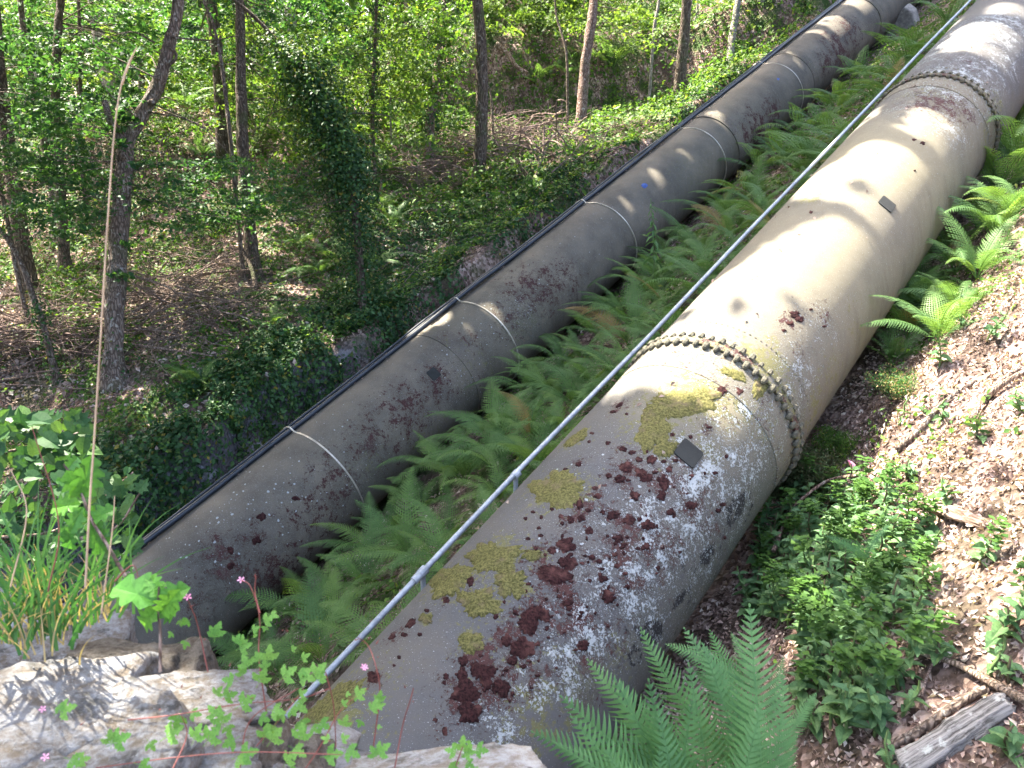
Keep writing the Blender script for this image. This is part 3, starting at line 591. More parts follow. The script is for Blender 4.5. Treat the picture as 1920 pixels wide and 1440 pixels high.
make_tree('young_tree', 'thin dark upright stem between the far trunks and the kinked oak', 'tree', [(152, 335), (150, 270), (150, 190), (150, 80)], 20, 9, DB, 8)
make_tree('young_tree', 'thin crooked stem twining up just left of the straight dark trunk', 'tree', [(437, 330), (432, 260), (424, 190), (412, 100), (398, 40), (380, -10)], 16, 9, B, 6)
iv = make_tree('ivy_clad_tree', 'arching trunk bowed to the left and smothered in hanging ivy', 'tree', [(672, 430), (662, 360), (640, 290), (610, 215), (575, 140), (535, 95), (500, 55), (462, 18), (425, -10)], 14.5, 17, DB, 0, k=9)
make_tree('ivy_clad_tree', 'ivy-clad trunk rising behind the left end of the big brush heap', 'tree', [(803, 300), (806, 240), (812, 190), (822, 120), (833, 40), (838, 0)], 22, 21, RB)
make_tree('pine_tree', 'sunlit reddish scaly trunk at the right end of the big brush heap', 'tree', [(1078, 290), (1086, 240), (1092, 190), (1097, 120), (1108, 50), (1113, 0)], 24, 24, RB, 12, lean=(.1, 0))
make_tree('birch_tree', 'pale trunk with mossy foot beside the cables near the top of the picture', 'tree', [(1368, 128), (1371, 90), (1378, 40), (1386, -5)], 27, 15, PB)
make_tree('birch_tree', 'pale smooth trunk, the right one of the pair near the cables', 'tree', [(1418, 108), (1421, 60), (1426, -5)], 28, 11, PB)
make_tree('birch_tree', 'dark stub of a trunk behind the cables at the top edge', 'tree', [(1499, 48), (1498, 10), (1497, -5)], 29, 15, B)
make_tree('young_tree', 'small yellowish stem in the clearing below the dark bank', 'tree', [(1221, 100), (1226, 60), (1234, 10), (1238, -20)], 27, 7, PB, 6)
make_tree('young_tree', 'thin whitish stem right of the yellowish one in the clearing', 'tree', [(1284, 108), (1287, 70), (1290, 30), (1300, -10)], 28, 6, PB, 6)
make_tree('young_tree', 'thin forked stem nearest the pair of pale trunks', 'tree', [(1298, 75), (1303, 40), (1308, 5), (1300, -30)], 29, 5, PB, 6)
make_tree('young_tree', 'slender sapling on the sunlit slope below the hollow', 'tree', [(1066, 160), (1063, 110), (1052, 60), (1042, 20)], 25, 6, B, 6)
make_tree('dead_sapling', 'bare white dead stem standing in the green slope', 'tree', [(729, 196), (731, 150), (734, 105)], 22, 5, PB, 0)
make_tree('young_tree', 'thin crooked stem rising from the brambles below the hollow', 'tree', [(926, 215), (920, 175), (905, 150), (900, 118)], 24, 5, B, 0)
make_tree('young_tree', 'ivy-wrapped thin stem between the arching trunk and the far ivy-clad one', 'tree', [(700, 300), (698, 220), (702, 120), (706, 0)], 20, 9, DB, 7)
make_tree('ash_tree', 'pale grey trunk far up the slope left of the arching trunk', 'tree', [(552, 170), (550, 90), (545, 30), (540, -20)], 33, 24, PB)
make_tree('ash_tree', 'broad pale trunk behind the kinked oak near the top left', 'tree', [(215, 190), (200, 110), (184, 50), (176, -10)], 27, 36, PB)
make_tree('oak_tree', 'far dark trunk at the top left of centre', 'tree', [(603, 120), (605, 60), (606, -10)], 36, 16, DB)
make_tree('oak_tree', 'far dark trunk beside the ivy-clad one at the top', 'tree', [(768, 90), (766, 40), (764, -10)], 31, 18, DB)
make_tree('oak_tree', 'far trunk between the straight dark trunk and the arching one', 'tree', [(492, 190), (498, 100), (500, 0)], 34, 14, DB)
make_tree('oak_tree', 'far slim trunk between the broad pale trunk and the kinked oak', 'tree', [(262, 170), (268, 90), (276, 0)], 36, 13, DB)
n_vis = len(TREES)
# trees whose feet stand just outside the view, whose crowns shade the pipes
for i, (s_, v_) in enumerate([(-3, 14), (2, 18), (-4, 20), (6, 24), (-6, 9.8), (-9, 15), (16, 14.5), (24, 13.2), (31, 13), (38, 14), (44, 17), (12, 20)]):
    p = DH*s_+HL*v_; g = gz(p[0], p[1])[0]; base = np.array([p[0], p[1], g])
    # keep out of sight of the lens
    rt = empty('oak_tree', tuple(base), f"oak {['downhill beside the parapet', 'low in the wood left of the dark pipe', 'far up the wood left of the dark pipe'][0 if s_ < 0 else 1 if s_ < 20 else 2]}, {['nearest the pipes', 'deeper in the trees'][int(v_ > 16)]}", 'tree', 'trees of the hillside wood')
    hh = 10; sp = smoothpath([base-[0, 0, .4], base+[.1, .1, 3], base+[-.2, .1, 7], base+[0, 0, hh]], 16)
    V, F_ = tube(sp, np.linspace(.19, .07, 16)*(1 if v_ < 25 else 1), 10, .2); obj('trunk', mesh('trunk', V-base, F_, DB, None, True), rt)
    TREES.append(dict(root=rt, o=base, path=sp, rad=np.linspace(.19, .07, 16), leaf=[], br=MB(), can=[], mat=DB, nbr=0))

# low boughs: sprays of leaves hung between the trunks
def inpoly(box, n): x0, x1, y0, y1 = box; return RG.uniform(x0, x1, n), RG.uniform(y0, y1, n)
def sprays(box, tr, n, leafn, size, kind, rad=(.3, .6), flat=.14, droop=.15, tilt=.45, clear=()):
    X_, Y_ = inpoly(box, n); cen = []
    for x, y in zip(X_, Y_):
        t = RG.uniform(*tr); 
        if any((x-cx)**2/a**2+(y-cy)**2/b**2 < 1 for cx, cy, a, b in clear): continue
        c = P(x, y, t)
        if c[2] < gz(c[0], c[1])[0]+.35: c[2] = gz(c[0], c[1])[0]+RG.uniform(.35, .9)
        # owner: the tree nearest to it among the visible ones
        best = min(range(n_vis), key=lambda i: np.min(np.linalg.norm((TREES[i]['path'][:, :2]-c[:2]), axis=1))+(4 if 'dead' in TREES[i]['root'].name else 0))
        T = TREES[best]; r = RG.uniform(*rad)*(t/16)**.4
        nrm = unit(np.array([RG.normal()*tilt, RG.normal()*tilt, 1.])); q = RG.normal(size=(leafn, 3)); q = q/np.linalg.norm(q, axis=1)[:, None]*(RG.random(leafn)**.5)[:, None]*r
        q -= nrm*(q@nrm)[:, None]*(1-flat); q[:, 2] -= droop*(np.linalg.norm(q, axis=1)/r)**2*r
        Nn = nrm+RG.normal(size=(leafn, 3))*.5
        T['leaf'].append((c+q, Nn, size*(t/16)**.45*RG.uniform(.65, 1.3, leafn), kind))
        if RG.random() < .45:
            near = T['path'][np.argmin(np.linalg.norm(T['path']-(c+[0, 0, .3]), axis=1))]
            dd = np.linalg.norm(near-c)
            if dd < 3.6: addbranch(T, [near, (near+c)/2+RG.normal(size=3)*.12*dd+np.array([0, 0, .1*dd]), c], .006+.0035*dd, .003, 4, 7)
lit_gap = ((350, 205, 80, 28), (390, 170, 50, 20))
sprays((0, 260, 40, 250), (14, 24), 120, 50, .12, 'hazel', clear=lit_gap)
sprays((0, 700, -40, 130), (17, 34), 330, 48, .12, 'hazel')
sprays((0, 420, -40, 150), (22, 36), 170, 48, .14, 'bright')
sprays((420, 800, 40, 300), (17, 30), 240, 50, .12, 'bright', clear=((480, 160, 40, 40),))
sprays((300, 560, 110, 260), (17, 27), 80, 45, .11, 'bramble', clear=lit_gap)
sprays((250, 560, 300, 430), (13.2, 16), 70, 60, .095, 'hazel', tilt=.25)
sprays((0, 210, 270, 440), (11.5, 15), 60, 55, .10, 'hazel', tilt=.3)
sprays((20, 180, 180, 330), (12, 15), 45, 55, .10, 'hazel', tilt=.3)
sprays((690, 880, -20, 240), (19, 25), 120, 50, .11, 'bramble')
sprays((700, 1200, -60, 60), (26, 36), 130, 50, .13, 'bright')
sprays((880, 1080, 20, 110), (28, 31), 40, 50, .13, 'bright')
sprays((1080, 1240, 10, 90), (25, 28), 16, 34, .11, 'bright')
for x, y in ((230, 230), (215, 235), (235, 205), (255, 300), (235, 250), (170, 205), (160, 220), (245, 180), (215, 510), (225, 512), (235, 225), (222, 280), (228, 470)):
    sprays((x-14, x+14, y-14, y+14), (12.9, 13.2), 2, 16, .12, 'hazel', (.12, .25))
# hanging ivy on the arching trunk and on the far trunks
def ivyon(T, lo, hi, n, r, size=.075, hang=.5, kind='ivy'):
    m = len(T['path']); k = RG.uniform(lo*(m-1), hi*(m-1), n); i = k.astype(int); f = (k-i)[:, None]; c = T['path'][i]*(1-f)+T['path'][np.minimum(i+1, m-1)]*f
    q = RG.normal(size=(n, 3)); q = unit(q)*(r*RG.uniform(.4, 1, n))[:, None]; q[:, 2] -= hang*RG.random(n)**2*(RG.random(n) < .6)
    T['leaf'].append((c+q, unit(q)+RG.normal(size=(n, 3))*.4+np.array([0, 0, .3]), size*RG.uniform(.6, 1.3, n), kind))
ivyon(iv, .05, .62, 9000, .5, .07, 1.6); ivyon(iv, .15, .66, 3600, .68, .075, 1.2); ivyon(iv, .35, .75, 900, .2, .07, .4)
for T in TREES[:n_vis]:
    if T['root'].name.startswith('ivy_clad') and T is not iv: ivyon(T, .05, .9, 3200, .42, .1, .3)
ivyon(iv, .3, .66, 2600, .6, .085, .5, 'bramble'); ivyon(iv, .1, .5, 2500, .8, .07, 1.2)
ivyon(TREES[12], .04, .2, 900, .3, .09, .1); ivyon(TREES[13], .04, .5, 500, .2, .09, .1, 'bramble'); ivyon(main, .04, .12, 300, .28, .07, .1); ivyon(main, .1, .3, 160, .2, .07, .2, 'hazel')
for T in (TREES[2], TREES[6], TREES[1]): ivyon(T, .04, .3, 450, .22, .07, .2)
ivyon(TREES[22], .04, .6, 900, .25, .1, .2)

# high crowns, gaps where the photograph shows patches of sun
LIT = []
def lit(C, lst):
    for px, py, r in lst:
        if C is not None: t, ph, k = hit(C, px, py); q = cyl(C, t, ph)
        else: q = ghit(px, py)
        a, b = sunab(q); LIT.append((a[0], b[0], r))
lit(C2, [(1150, 745, .2), (1195, 690, .45), (1260, 650, .6), (1330, 610, .55), (1400, 590, .45), (1290, 700, .2), (1370, 540, .55), (1440, 540, .45), (1480, 500, .5), (1540, 470, .35), (1520, 560, .3), (1440, 640, .25), (1600, 345, .5), (1660, 330, .45), (1700, 345, .35), (1560, 350, .3), (1640, 290, .2),
    (1760, 235, .25), (1700, 240, .2), (1830, 75, .45), (1870, 60, .45), (1790, 90, .25), (1760, 30, .3), (1900, 20, .4), (1590, 440, .22)])
lit(C1, [(930, 585, .16), (830, 600, .16), (1235, 335, .3), (1180, 385, .22), (1290, 290, .15), (1340, 215, .2), (1575, 45, .5), (1620, 10, .5), (1530, 60, .3), (1480, 100, .2), (1500, 120, .2)])
lit(None, [(1850, 620, .8), (1780, 700, .8), (1880, 760, 1.), (1780, 830, .8), (1890, 900, .9), (1700, 860, .55), (1760, 950, .6), (1650, 930, .4), (1880, 1020, .6), (1720, 640, .6), (1800, 560, .6), (1900, 520, .6), (1890, 430, .5), (1680, 760, .4), (1600, 1000, .25), (1830, 1080, .4), (1900, 1130, .35), (1850, 1260, .2), (1780, 1330, .15), (1650, 1100, .2), (1500, 1010, .2), (1560, 930, .25),
    (950, 262, .9), (1080, 245, .9), (1150, 225, 1.2), (1000, 240, 1.), (880, 290, .4), (1120, 260, .9), (1200, 240, 1.5), (1300, 180, 2.2), (1250, 120, 2.2), (1350, 70, 1.5), (1050, 150, 2.), (850, 200, 1.8), (1250, 200, 2.8), (1150, 190, 2.5), (1050, 220, 1.5), (1340, 130, 1.6), (1280, 150, 1.5), (1000, 190, 1.2), (900, 235, 1.2), (1180, 130, 1.5), (870, 180, 1.), (760, 160, 1.2), (960, 130, .8), (970, 60, 1.6), (1140, 30, 1.5), (1250, 60, .6), (330, 205, 2.), (400, 190, 1.5), (440, 160, 1.5), (120, 200, 2), (650, 60, 2.5), (560, 120, 1.5), (250, 60, 4), (100, 60, 3),
    (300, 505, .45), (340, 480, .4), (530, 535, .4), (500, 560, .35), (540, 700, .35), (600, 655, .35), (260, 620, .35), (400, 570, .4), (430, 545, .4), (140, 490, .35), (100, 560, .4), (330, 640, .3), (470, 650, .4), (40, 520, .3), (330, 600, .4), (20, 600, .3), (1370, 150, .8), (1330, 110, .8), (1450, 150, .6), (60, 640, .3), (700, 370, .4), (520, 610, .3), (500, 470, .3)])
for px, py, t, r in ((120, 1020, 1.7, .2), (40, 830, 3.6, .6), (120, 860, 3.6, .4), (60, 1000, 1.65, .12), (240, 1100, 1.4, .08), (20, 1300, 1.5, .1), (215, 560, 13.2, .3), (200, 480, 13, .25), (240, 700, 13.2, .2), (1100, 150, 23.7, .7), (1090, 220, 23.7, .5), (300, 520, 17, .3), (455, 200, 16.8, .3), (250, 200, 13, .4), (600, 230, 14, .5), (560, 150, 14, .4), (75, 120, 22, .8), (540, 30, 33, 2), (200, 60, 27, 1.5), (150, 200, 13, .4), (60, 230, 13, .4), (1040, 1400, 1.8, .1),
                      (1750, 560, 11, .6), (1900, 330, 9, .6)):
    a, b = sunab(P(px, py, t)); LIT.append((a[0], b[0], r))
LA = np.array(LIT)
NC = 205000
s_ = RG.uniform(-9, 48, NC); v_ = RG.uniform(-2.5, 38, NC); s_[:90000] = RG.uniform(-6, 30, 90000); v_[:90000] = RG.uniform(-1., 11, 90000); # clumped
cl = np.where(np.arange(NC) < 90000, RG.integers(0, 9000, NC), RG.integers(90000, 98000, NC)); s_ = s_[cl]+RG.normal(size=NC)*.55; v_ = v_[cl]+RG.normal(size=NC)*.55
hh = RG.uniform(9, 15, NC)[cl]+RG.normal(size=NC)*.35
X_ = DH[0]*s_+HL[0]*v_; Y_ = DH[1]*s_+HL[1]*v_
lo = O[2]+np.interp(v_, [0, 3, 10, 12, 60], [-4, -5.2, -7, -7.3, -10])+SL*s_
Z_ = np.minimum(lo, gz(X_, Y_)+3); Q = np.stack([X_, Y_, Z_], 1); Q = Q+SUN*(hh/SUN[2])[:, None]
a, b = sunab(Q); keep = np.ones(NC, bool)
nz = fbm(a, b, 1.1, 21)
for la, lb, lr in LA: keep &= ~(((a-la)**2+(b-lb)**2) < (lr*(.64+.9*nz))**2)
keep &= ~((v_ < 1.2+nz*1.6) & (s_ > 3.6+2*nz) & (fbm(a, b, 1.6, 77) > .36))
keep &= ~((v_ > 12) & (RG.random(NC) < np.where(s_ > 15, .5, .12)))
keep |= RG.random(NC) < .008
hole = (((fbm(a, b, .55, 31) > np.where(v_ > 19, .49, .54)) | (fbm(a, b, 1.7, 33) > .64)) & (v_ > 13))
keep &= ~hole
c = Q-O; dep = c[:, 1]*CP-c[:, 2]*SP; upc = (c[:, 1]*SP+c[:, 2]*CP)
vis = (dep > .3) & (np.abs(c[:, 0]) < .66*dep) & (np.abs(upc) < .5*dep)
keep &= ~vis; Q = Q[keep]
tx = np.array([T['o'][:2] for T in TREES]); big = np.array([T['rad'][0] > .1 for T in TREES]); idx = np.where(big)[0]
own = idx[np.argmin(((Q[:, None, :2]-tx[None, idx])**2).sum(2), 1)]
for i in idx:
    T = TREES[i]; q = Q[own == i]
    if len(q) == 0: continue
    V, F_, A_ = leaves(q, np.array([0, 0, 1.])+RG.normal(size=(len(q), 3))*.45, RG.uniform(.3, .48, len(q)), shape=4)
    obj('crown', mesh('crown', V-T['o'], F_, M['canopy'], {'rnd': A_}), T['root'])
    top = T['path'][-1]
    for _ in range(7):
        e = q[RG.integers(len(q))]
        addbranch(T, [T['path'][int(len(T['path'])*RG.uniform(.75, .97))], top*.4+e*.6+np.array([0, 0, .5]), e], .06, .01, 5, 8) if False else None
for T in TREES:
    if T['nbr']: o = T['br'].build('branches', T['mat'], T['root'])
    for kind in set(l[3] for l in T['leaf']):
        L_ = [l for l in T['leaf'] if l[3] == kind]; C_ = np.concatenate([l[0] for l in L_]); N_ = np.concatenate([l[1] for l in L_]); S2 = np.concatenate([l[2] for l in L_])
        V, F_, A_ = leaves(C_, N_, S2); obj('ivy' if kind == 'ivy' else 'foliage', mesh('foliage', V-T['o'], F_, M[kind], {'rnd': A_}), T['root'])
# trees beyond the crest
crownme = []
for k in range(3):
    n_ = 2400; q = RG.normal(size=(n_, 3)); q = unit(q)*(RG.random(n_)**.4)[:, None]*np.array([3.3, 3.3, 4.6]); ccs = RG.normal(size=(60, 3))*np.array([1.9, 1.9, 3]); q = ccs[RG.integers(0, 60, n_)]+RG.normal(size=(n_, 3))*.55; q[:, 2] += 5.5
    V, F_, A_ = leaves(q, RG.normal(size=(n_, 3))+[0, 0, .8], RG.uniform(.25, .5, n_)); crownme.append(mesh('crown', V, F_, M['bright' if k else 'hazel'], {'rnd': A_}))
V, F_ = tube(smoothpath([(0, 0, -1), (.1, 0, 3), (-.2, .1, 7), (0, 0, 11)], 10), np.linspace(.22, .06, 10), 7); ftr = mesh('trunk', V, F_, DB, None, True)
for i in range(46):
    px = -150+i*38+random.uniform(-25, 25); t = random.uniform(36, 70) if px < 800 else random.uniform(50, 75)
    d = rdir(px, 200); p = O+d*t; g = onground(p[0], p[1], 0)
    r = empty('woodland_tree', tuple(g), f"{'dark' if i % 3 == 0 else 'light'} green far tree beyond the crest, {['above the left edge', 'behind the kinked oak', 'behind the straight dark trunk', 'behind the arching ivy-clad trunk', 'behind the far ivy-clad trunk', 'behind the scaly trunk', 'behind the birches', 'above the pipes'][min(7, max(0, int(px/200)))]}, {'near' if t < 45 else 'farther' if t < 55 else 'farthest'} one", 'tree', 'far trees beyond the crest', random.uniform(0, 6)); sc = random.uniform(.8, 1.3)
    obj('trunk', ftr, r, scale=sc); obj('crown', crownme[i % 3], r, scale=(sc, sc, sc*random.uniform(.8, 1.1)))

# ------------------------------------------------------------------ ground cover (nobody could count it)
def scatter(n, s0, s1, v0, v1, size, dens=None, lift=(.02, .2), kind='ivy', name='ivy_cover', label='', tilt=.45, near=True, shape=4, fold=.18, grow=0., aspect=.62, slopeN=True):
    s_ = RG.uniform(s0, s1, n*2); v_ = RG.uniform(v0, v1, n*2)
    X_ = DH[0]*s_+HL[0]*v_; Y_ = DH[1]*s_+HL[1]*v_
    c = np.stack([X_, Y_], 1)
    k = (Y_ > .4) & (np.abs(X_) < .75*Y_+1.5)
    if dens is not None: k &= RG.random(n*2) < dens(s_, v_, X_, Y_)
    s_, v_, X_, Y_ = s_[k][:n], v_[k][:n], X_[k][:n], Y_[k][:n]; m = len(X_)
    Z_ = gz(X_, Y_); e = .08; gx = (gz(X_+e, Y_)-Z_)/e; gy = (gz(X_, Y_+e)-Z_)/e; N_ = unit(np.stack([-gx, -gy, np.ones(m)], 1))
    rl = RG.uniform(lift[0], lift[1], m)*(.3+1.4*ss(.4, .62, fbm(X_, Y_, 1.7, 41)))
    Q = np.stack([X_, Y_, Z_], 1)+N_*rl[:, None]
    sz = size*RG.uniform(.55, 1.35, m)*(1+grow*Y_/20)
    V, F_, A_ = leaves(Q, N_+RG.normal(size=(m, 3))*tilt, sz, aspect=aspect, shape=shape, fold=fold)
    o = obj(name, mesh(name, V, F_, M[kind], {'rnd': A_})); return tag(o, label, name.split('_')[0] if name != 'leaf_litter' else 'leaves', None, 'stuff')
scatter(52000, 4, 24, 10.2, 14.5, .085, lambda s, v, x, y: ss(.36, .5, fbm(x, y, .8, 51))*np.where(v < 11.2, .9, .8)*ss(15.5, 12.5, v)*np.where((s < 8.6) & (v > 11.25), .05, 1.), (.01, .1), 'ivy', 'ivy_cover', 'dark glossy ivy mantling the bank left of the dark pipe')
scatter(26000, .5, 10, 10.1, 12.2, .085, lambda s, v, x, y: ss(.36, .48, fbm(x, y, 1.5, 52)), (.01, .18), 'ivy', 'ivy_cover', 'ivy hanging over the low rock face at the lower left')
scatter(90000, 13, 46, 10.8, 40, .09, lambda s, v, x, y: .3+.7*ss(.36, .48, fbm(x, y, .55, 53)), (.02, .35), 'bramble', 'bramble_cover', 'low bramble and herbs over the wooded slope', grow=.45)
scatter(42000, 18, 46, 10.8, 28, .08, lambda s, v, x, y: ss(.42, .56, fbm(x, y, .7, 54)), (.02, .2), 'bright', 'bramble_cover', 'fresh green herbs carpeting the sunlit clearing', grow=.4)
scatter(56000, .5, 16, 11, 26, .075, lambda s, v, x, y: .12+ss(.37, .5, fbm(x, y, .9, 55)), (.01, .16), 'bramble', 'bramble_cover', 'patchy green herbs on the terrace under the kinked oak', grow=.2)
scatter(9000, 1, 9, 11.1, 14, .05, lambda s, v, x, y: .25+ss(.4, .5, fbm(x, y, 1.3, 61)), (.005, .06), 'bramble', 'bramble_cover', 'low green growth on the edge of the terrace above the rock face')
scatter(12000, 2, 34, 4.1, 8.6, .065, lambda s, v, x, y: ss(.4, .55, fbm(x, y, 1.1, 56)), (.01, .2), 'bramble', 'bramble_cover', 'small herbs growing between the two pipes', grow=.3)
scatter(15000, 2, 26, -3, 2.2, .055, lambda s, v, x, y: ss(.5, .62, fbm(x, y, .9, 57)), (.01, .12), 'bramble', 'bramble_cover', 'small seedlings on the sunny bank right of the pale pipe')
scatter(100000, .3, 30, -5, 2.6, .046, lambda s, v, x, y: np.where(s < 10, 1, .3), (.003, .035), 'litter', 'leaf_litter', 'pinkish-brown dead leaves over the sunny bank right of the pale pipe', .75, fold=.5, aspect=.55)
scatter(30000, .5, 34, 11, 30, .085, lambda s, v, x, y: np.where(s < 16, 1, .25), (.003, .04), 'litter', 'leaf_litter', 'brown dead leaves on the floor of the wood', .6, fold=.35, grow=.3)
scatter(9000, 1, 30, 4, 8.6, .075, None, (.003, .04), 'litter', 'leaf_litter', 'dead leaves on the ground between the two pipes', .6, fold=.35)
# loose twigs
def twigs(n, s0, s1, v0, v1, L, name, label, r=.0035, mat='twig'):
    mb = MB()
    for _ in range(n):
        s = random.uniform(s0, s1); v = random.uniform(v0, v1); l = random.uniform(*L); az = random.uniform(0, pi); p = DH*s+HL*v
        if abs(p[0]) > .8*p[1]+1: continue
        dx = np.array([cos(az), sin(az)])*l/2; a = p[:2]-dx; b = p[:2]+dx; m = p[:2]+RG.normal(size=2)*l*.1
        q = np.stack([a, m, b]); z = gz(q[:, 0], q[:, 1])+.02+np.abs(RG.normal(size=3))*.02; rr = r*random.uniform(.5, 1.8)
        V, F_ = tube(np.column_stack([q, z]), [rr, rr*.9, rr*.4], 4, cap=False); mb.add(V, F_)
    return tag(mb.build(name, M[mat], None), label, 'twigs', None, 'stuff')
twigs(900, .8, 14, -4, 2.3, (.08, .6), 'twig_litter', 'thin grey twigs strewn over the sunny bank')
twigs(420, 2, 22, 11, 22, (.3, 1.4), 'twig_litter', 'thin twigs strewn over the floor of the wood', .006)
# brush heaps
def brush(px0, px1, py0, py1, n, L, r, label, h=.5, az0=None, mat='twig'):
    mb = MB(); 
    for _ in range(n):
        px = random.gauss((px0+px1)/2, (px1-px0)/4.2); py = random.gauss((py0+py1)/2, (py1-py0)/5); g = ghit(px, py)
        hh = h*max(0, 1-((px-(px0+px1)/2)/((px1-px0)/2))**2)*random.random()
        l = random.uniform(*L); az = random.gauss(az0, .55) if az0 is not None else random.uniform(0, 2*pi); el = random.gauss(.05, .25)
        d = np.array([cos(az)*cos(el), sin(az)*cos(el), sin(el)]); c = g+[0, 0, .05+hh]; w1 = RG.normal(size=3)*l*.09; w2 = RG.normal(size=3)*l*.1
        pts = smoothpath([c-d*l/2, c-d*l/6+w1, c+d*l/6+w2, c+d*l/2+w2*1.5+np.array([0, 0, -.1*l])], 7)
        zz = gz(pts[:, 0], pts[:, 1])+.01; pts[:, 2] = np.maximum(pts[:, 2], zz); rr = r*random.uniform(.35, 1.6)
        V, F_ = tube(pts, np.linspace(rr, rr*.3, 7), 4, cap=False); mb.add(V, F_)
        for _k in range(2):
            j = random.randint(2, 5); e = pts[j]+(d*.5+RG.normal(size=3)*.5)*l*.3; V, F_ = tube([pts[j], (pts[j]+e)/2+RG.normal(size=3)*.02, e], [rr*.5, rr*.4, rr*.15], 3, cap=False); mb.add(V, F_)
    return tag(mb.build('brush_pile', M[mat], None), label, 'brush pile', None, 'stuff')
brush(790, 1130, 235, 330, 330, (.9, 2.6), .018, 'big heap of dead brushwood across the middle of the slope', .7)
brush(690, 900, 300, 380, 110, (.8, 2.), .015, 'lower left tail of dead brushwood below the ivy-clad trunk', .4)
brush(230, 480, 500, 680, 190, (.8, 2.4), .014, 'heap of pale dead branches right of the kinked oak', .6, .35, 'deadwood')
brush(-60, 190, 570, 740, 130, (.8, 2.4), .013, 'tangle of dead branches left of the kinked oak', .5, .2)
brush(1110, 1240, 235, 250, 50, (.5, 1.6), .01, 'small heap of dead sticks beside the cables', .2, .1)
# single larger boughs lying about
def bough(pix, r0, r1, label, t=None, mat='deadwood', lift=.05, name='fallen_branch', k=8, n=18, grp='fallen branches', subs=()):
    pts = [(P(x, y, t) if t else ghit(x, y)+[0, 0, lift]) for x, y in pix]; sp = smoothpath(pts, n); V, F_ = tube(sp, np.linspace(r0, r1, n), k, .3)
    o = obj(name, mesh(name, V-sp[0], F_, M[mat], None, True), None, sp[0]); return tag(o, label, 'branch', grp)
bough([(930, 82), (952, 100), (968, 125), (990, 137)], .1, .06, 'short broken bough with reddish bark sticking out of the hollow', 27.5, 'redbark', name='broken_bough')
bough([(265, 600), (330, 555), (400, 535), (470, 530)], .035, .012, 'long pale bough on top of the heap right of the kinked oak', lift=.25)
bough([(0, 712), (60, 695), (120, 675), (165, 655)], .03, .015, 'grey bough pointing to the foot of the kinked oak from the left', lift=.12)
bough([(0, 722), (80, 712), (165, 712)], .025, .012, 'lower grey bough lying left of the kinked oak', lift=.08)
bough([(225, 655), (300, 665), (350, 672), (400, 680)], .03, .012, 'thick grey branch lying just right of the foot of the kinked oak', lift=.12)
bough([(285, 670), (300, 695), (315, 710)], .02, .008, 'small forked branch propped in front of the oak heap', lift=.1)
bough([(450, 682), (470, 672), (490, 665)], .025, .015, 'short pale stick on the terrace beside the dead branches', lift=.05)
bough([(1055, 235), (1020, 262), (980, 275)], .05, .02, 'pale crooked bough at the right end of the big heap', lift=.5)
bough([(880, 300), (915, 325), (942, 345)], .03, .012, 'straight pale stick poking down from the big heap', lift=.4)
bough([(1720, 1240), (1790, 1262), (1850, 1295), (1925, 1335)], .013, .028, 'pale barkless stick lying on the bank at the lower right', lift=.06)
bough([(1725, 1320), (1735, 1285), (1752, 1240)], .008, .006, 'thin grey stick crossing under the pale barkless one', lift=.05, mat='twig')
bough([(1480, 1005), (1540, 960), (1600, 950)], .012, .018, 'reddish stick arching through the herb patch beside the pipe', lift=.3, mat='redbark')
bough([(1445, 1080), (1460, 1040), (1480, 1000)], .02, .015, 'pinkish bare stick leaning against the herb patch', lift=.25, mat='redbark')
bough([(1820, 800), (1850, 750), (1910, 700)], .035, .02, 'curved dead branch on the sunlit bank', lift=.06)
bough([(1845, 760), (1880, 735), (1925, 710)], .03, .022, 'second dead branch behind the curved one on the bank', lift=.08)
bough([(1680, 850), (1720, 815), (1770, 760), (1830, 720)], .03, .02, 'long low root running up the sunlit bank', lift=.03, mat='bark')
bough([(1590, 800), (1594, 740), (1597, 690)], .008, .006, 'upright thin stick standing beside the pale pipe', lift=.0, mat='redbark')
bough([(1660, 1010), (1700, 1060), (1760, 1090)], .012, .008, 'bent dark twig near the rotten log', lift=.03, mat='twig')
bough([(1640, 1420), (1720, 1380), (1790, 1330), (1850, 1300)], .03, .022, 'mossy branch alongside the silvery log', lift=.03, mat='bark')
def log(p0, p1, r0, r1, mat, label, sq=.75, name='weathered_log'):
    a = ghit(*p0)+[0, 0, r0*.4]; b = ghit(*p1)+[0, 0, r1*.4]; n = 40; k = 22; sp = a+(b-a)*np.linspace(0, 1, n)[:, None]; ax = unit(b-a); s_ = unit(np.cross(ax, [0, 0, 1])); u_ = np.cross(s_, ax); V = []
    for i in range(n):
        f = i/(n-1); r = (r0+(r1-r0)*f)*(1+.18*MN.noise(Vector((i*.22, 1, 3))))
        if i in (0, n-1): r *= .6
        for j in range(k):
            th = 2*pi*j/k; g = 1+.3*MN.noise(Vector((cos(th)*2.5, sin(th)*2.5, i*.05)))+.22*MN.noise(Vector((cos(th)*7, sin(th)*7, i*.06)))
            V.append(sp[i]+(s_*cos(th)+u_*sin(th)*sq)*r*g+ax*(.05*MN.noise(Vector((th*2, i*.0, 5))) if i in (0, n-1) else 0))
    F_ = [(i*k+j, i*k+(j+1) % k, (i+1)*k+(j+1) % k, (i+1)*k+j) for i in range(n-1) for j in range(k)]+[tuple(range(k))[::-1], tuple(range((n-1)*k, n*k))]
    Rm = np.stack([ax, s_, u_], 1); o = obj(name, mesh(name, (np.array(V)-sp[0])@Rm, F_, M[mat], None, True), None); o.matrix_world = Matrix([[*Rm[i], sp[0][i]] for i in range(3)]+[[0, 0, 0, 1]]); return tag(o, label, 'log')
log((1690, 1450), (1890, 1325), .085, .07, 'silver', 'silvery split log at the bottom right corner of the bank')
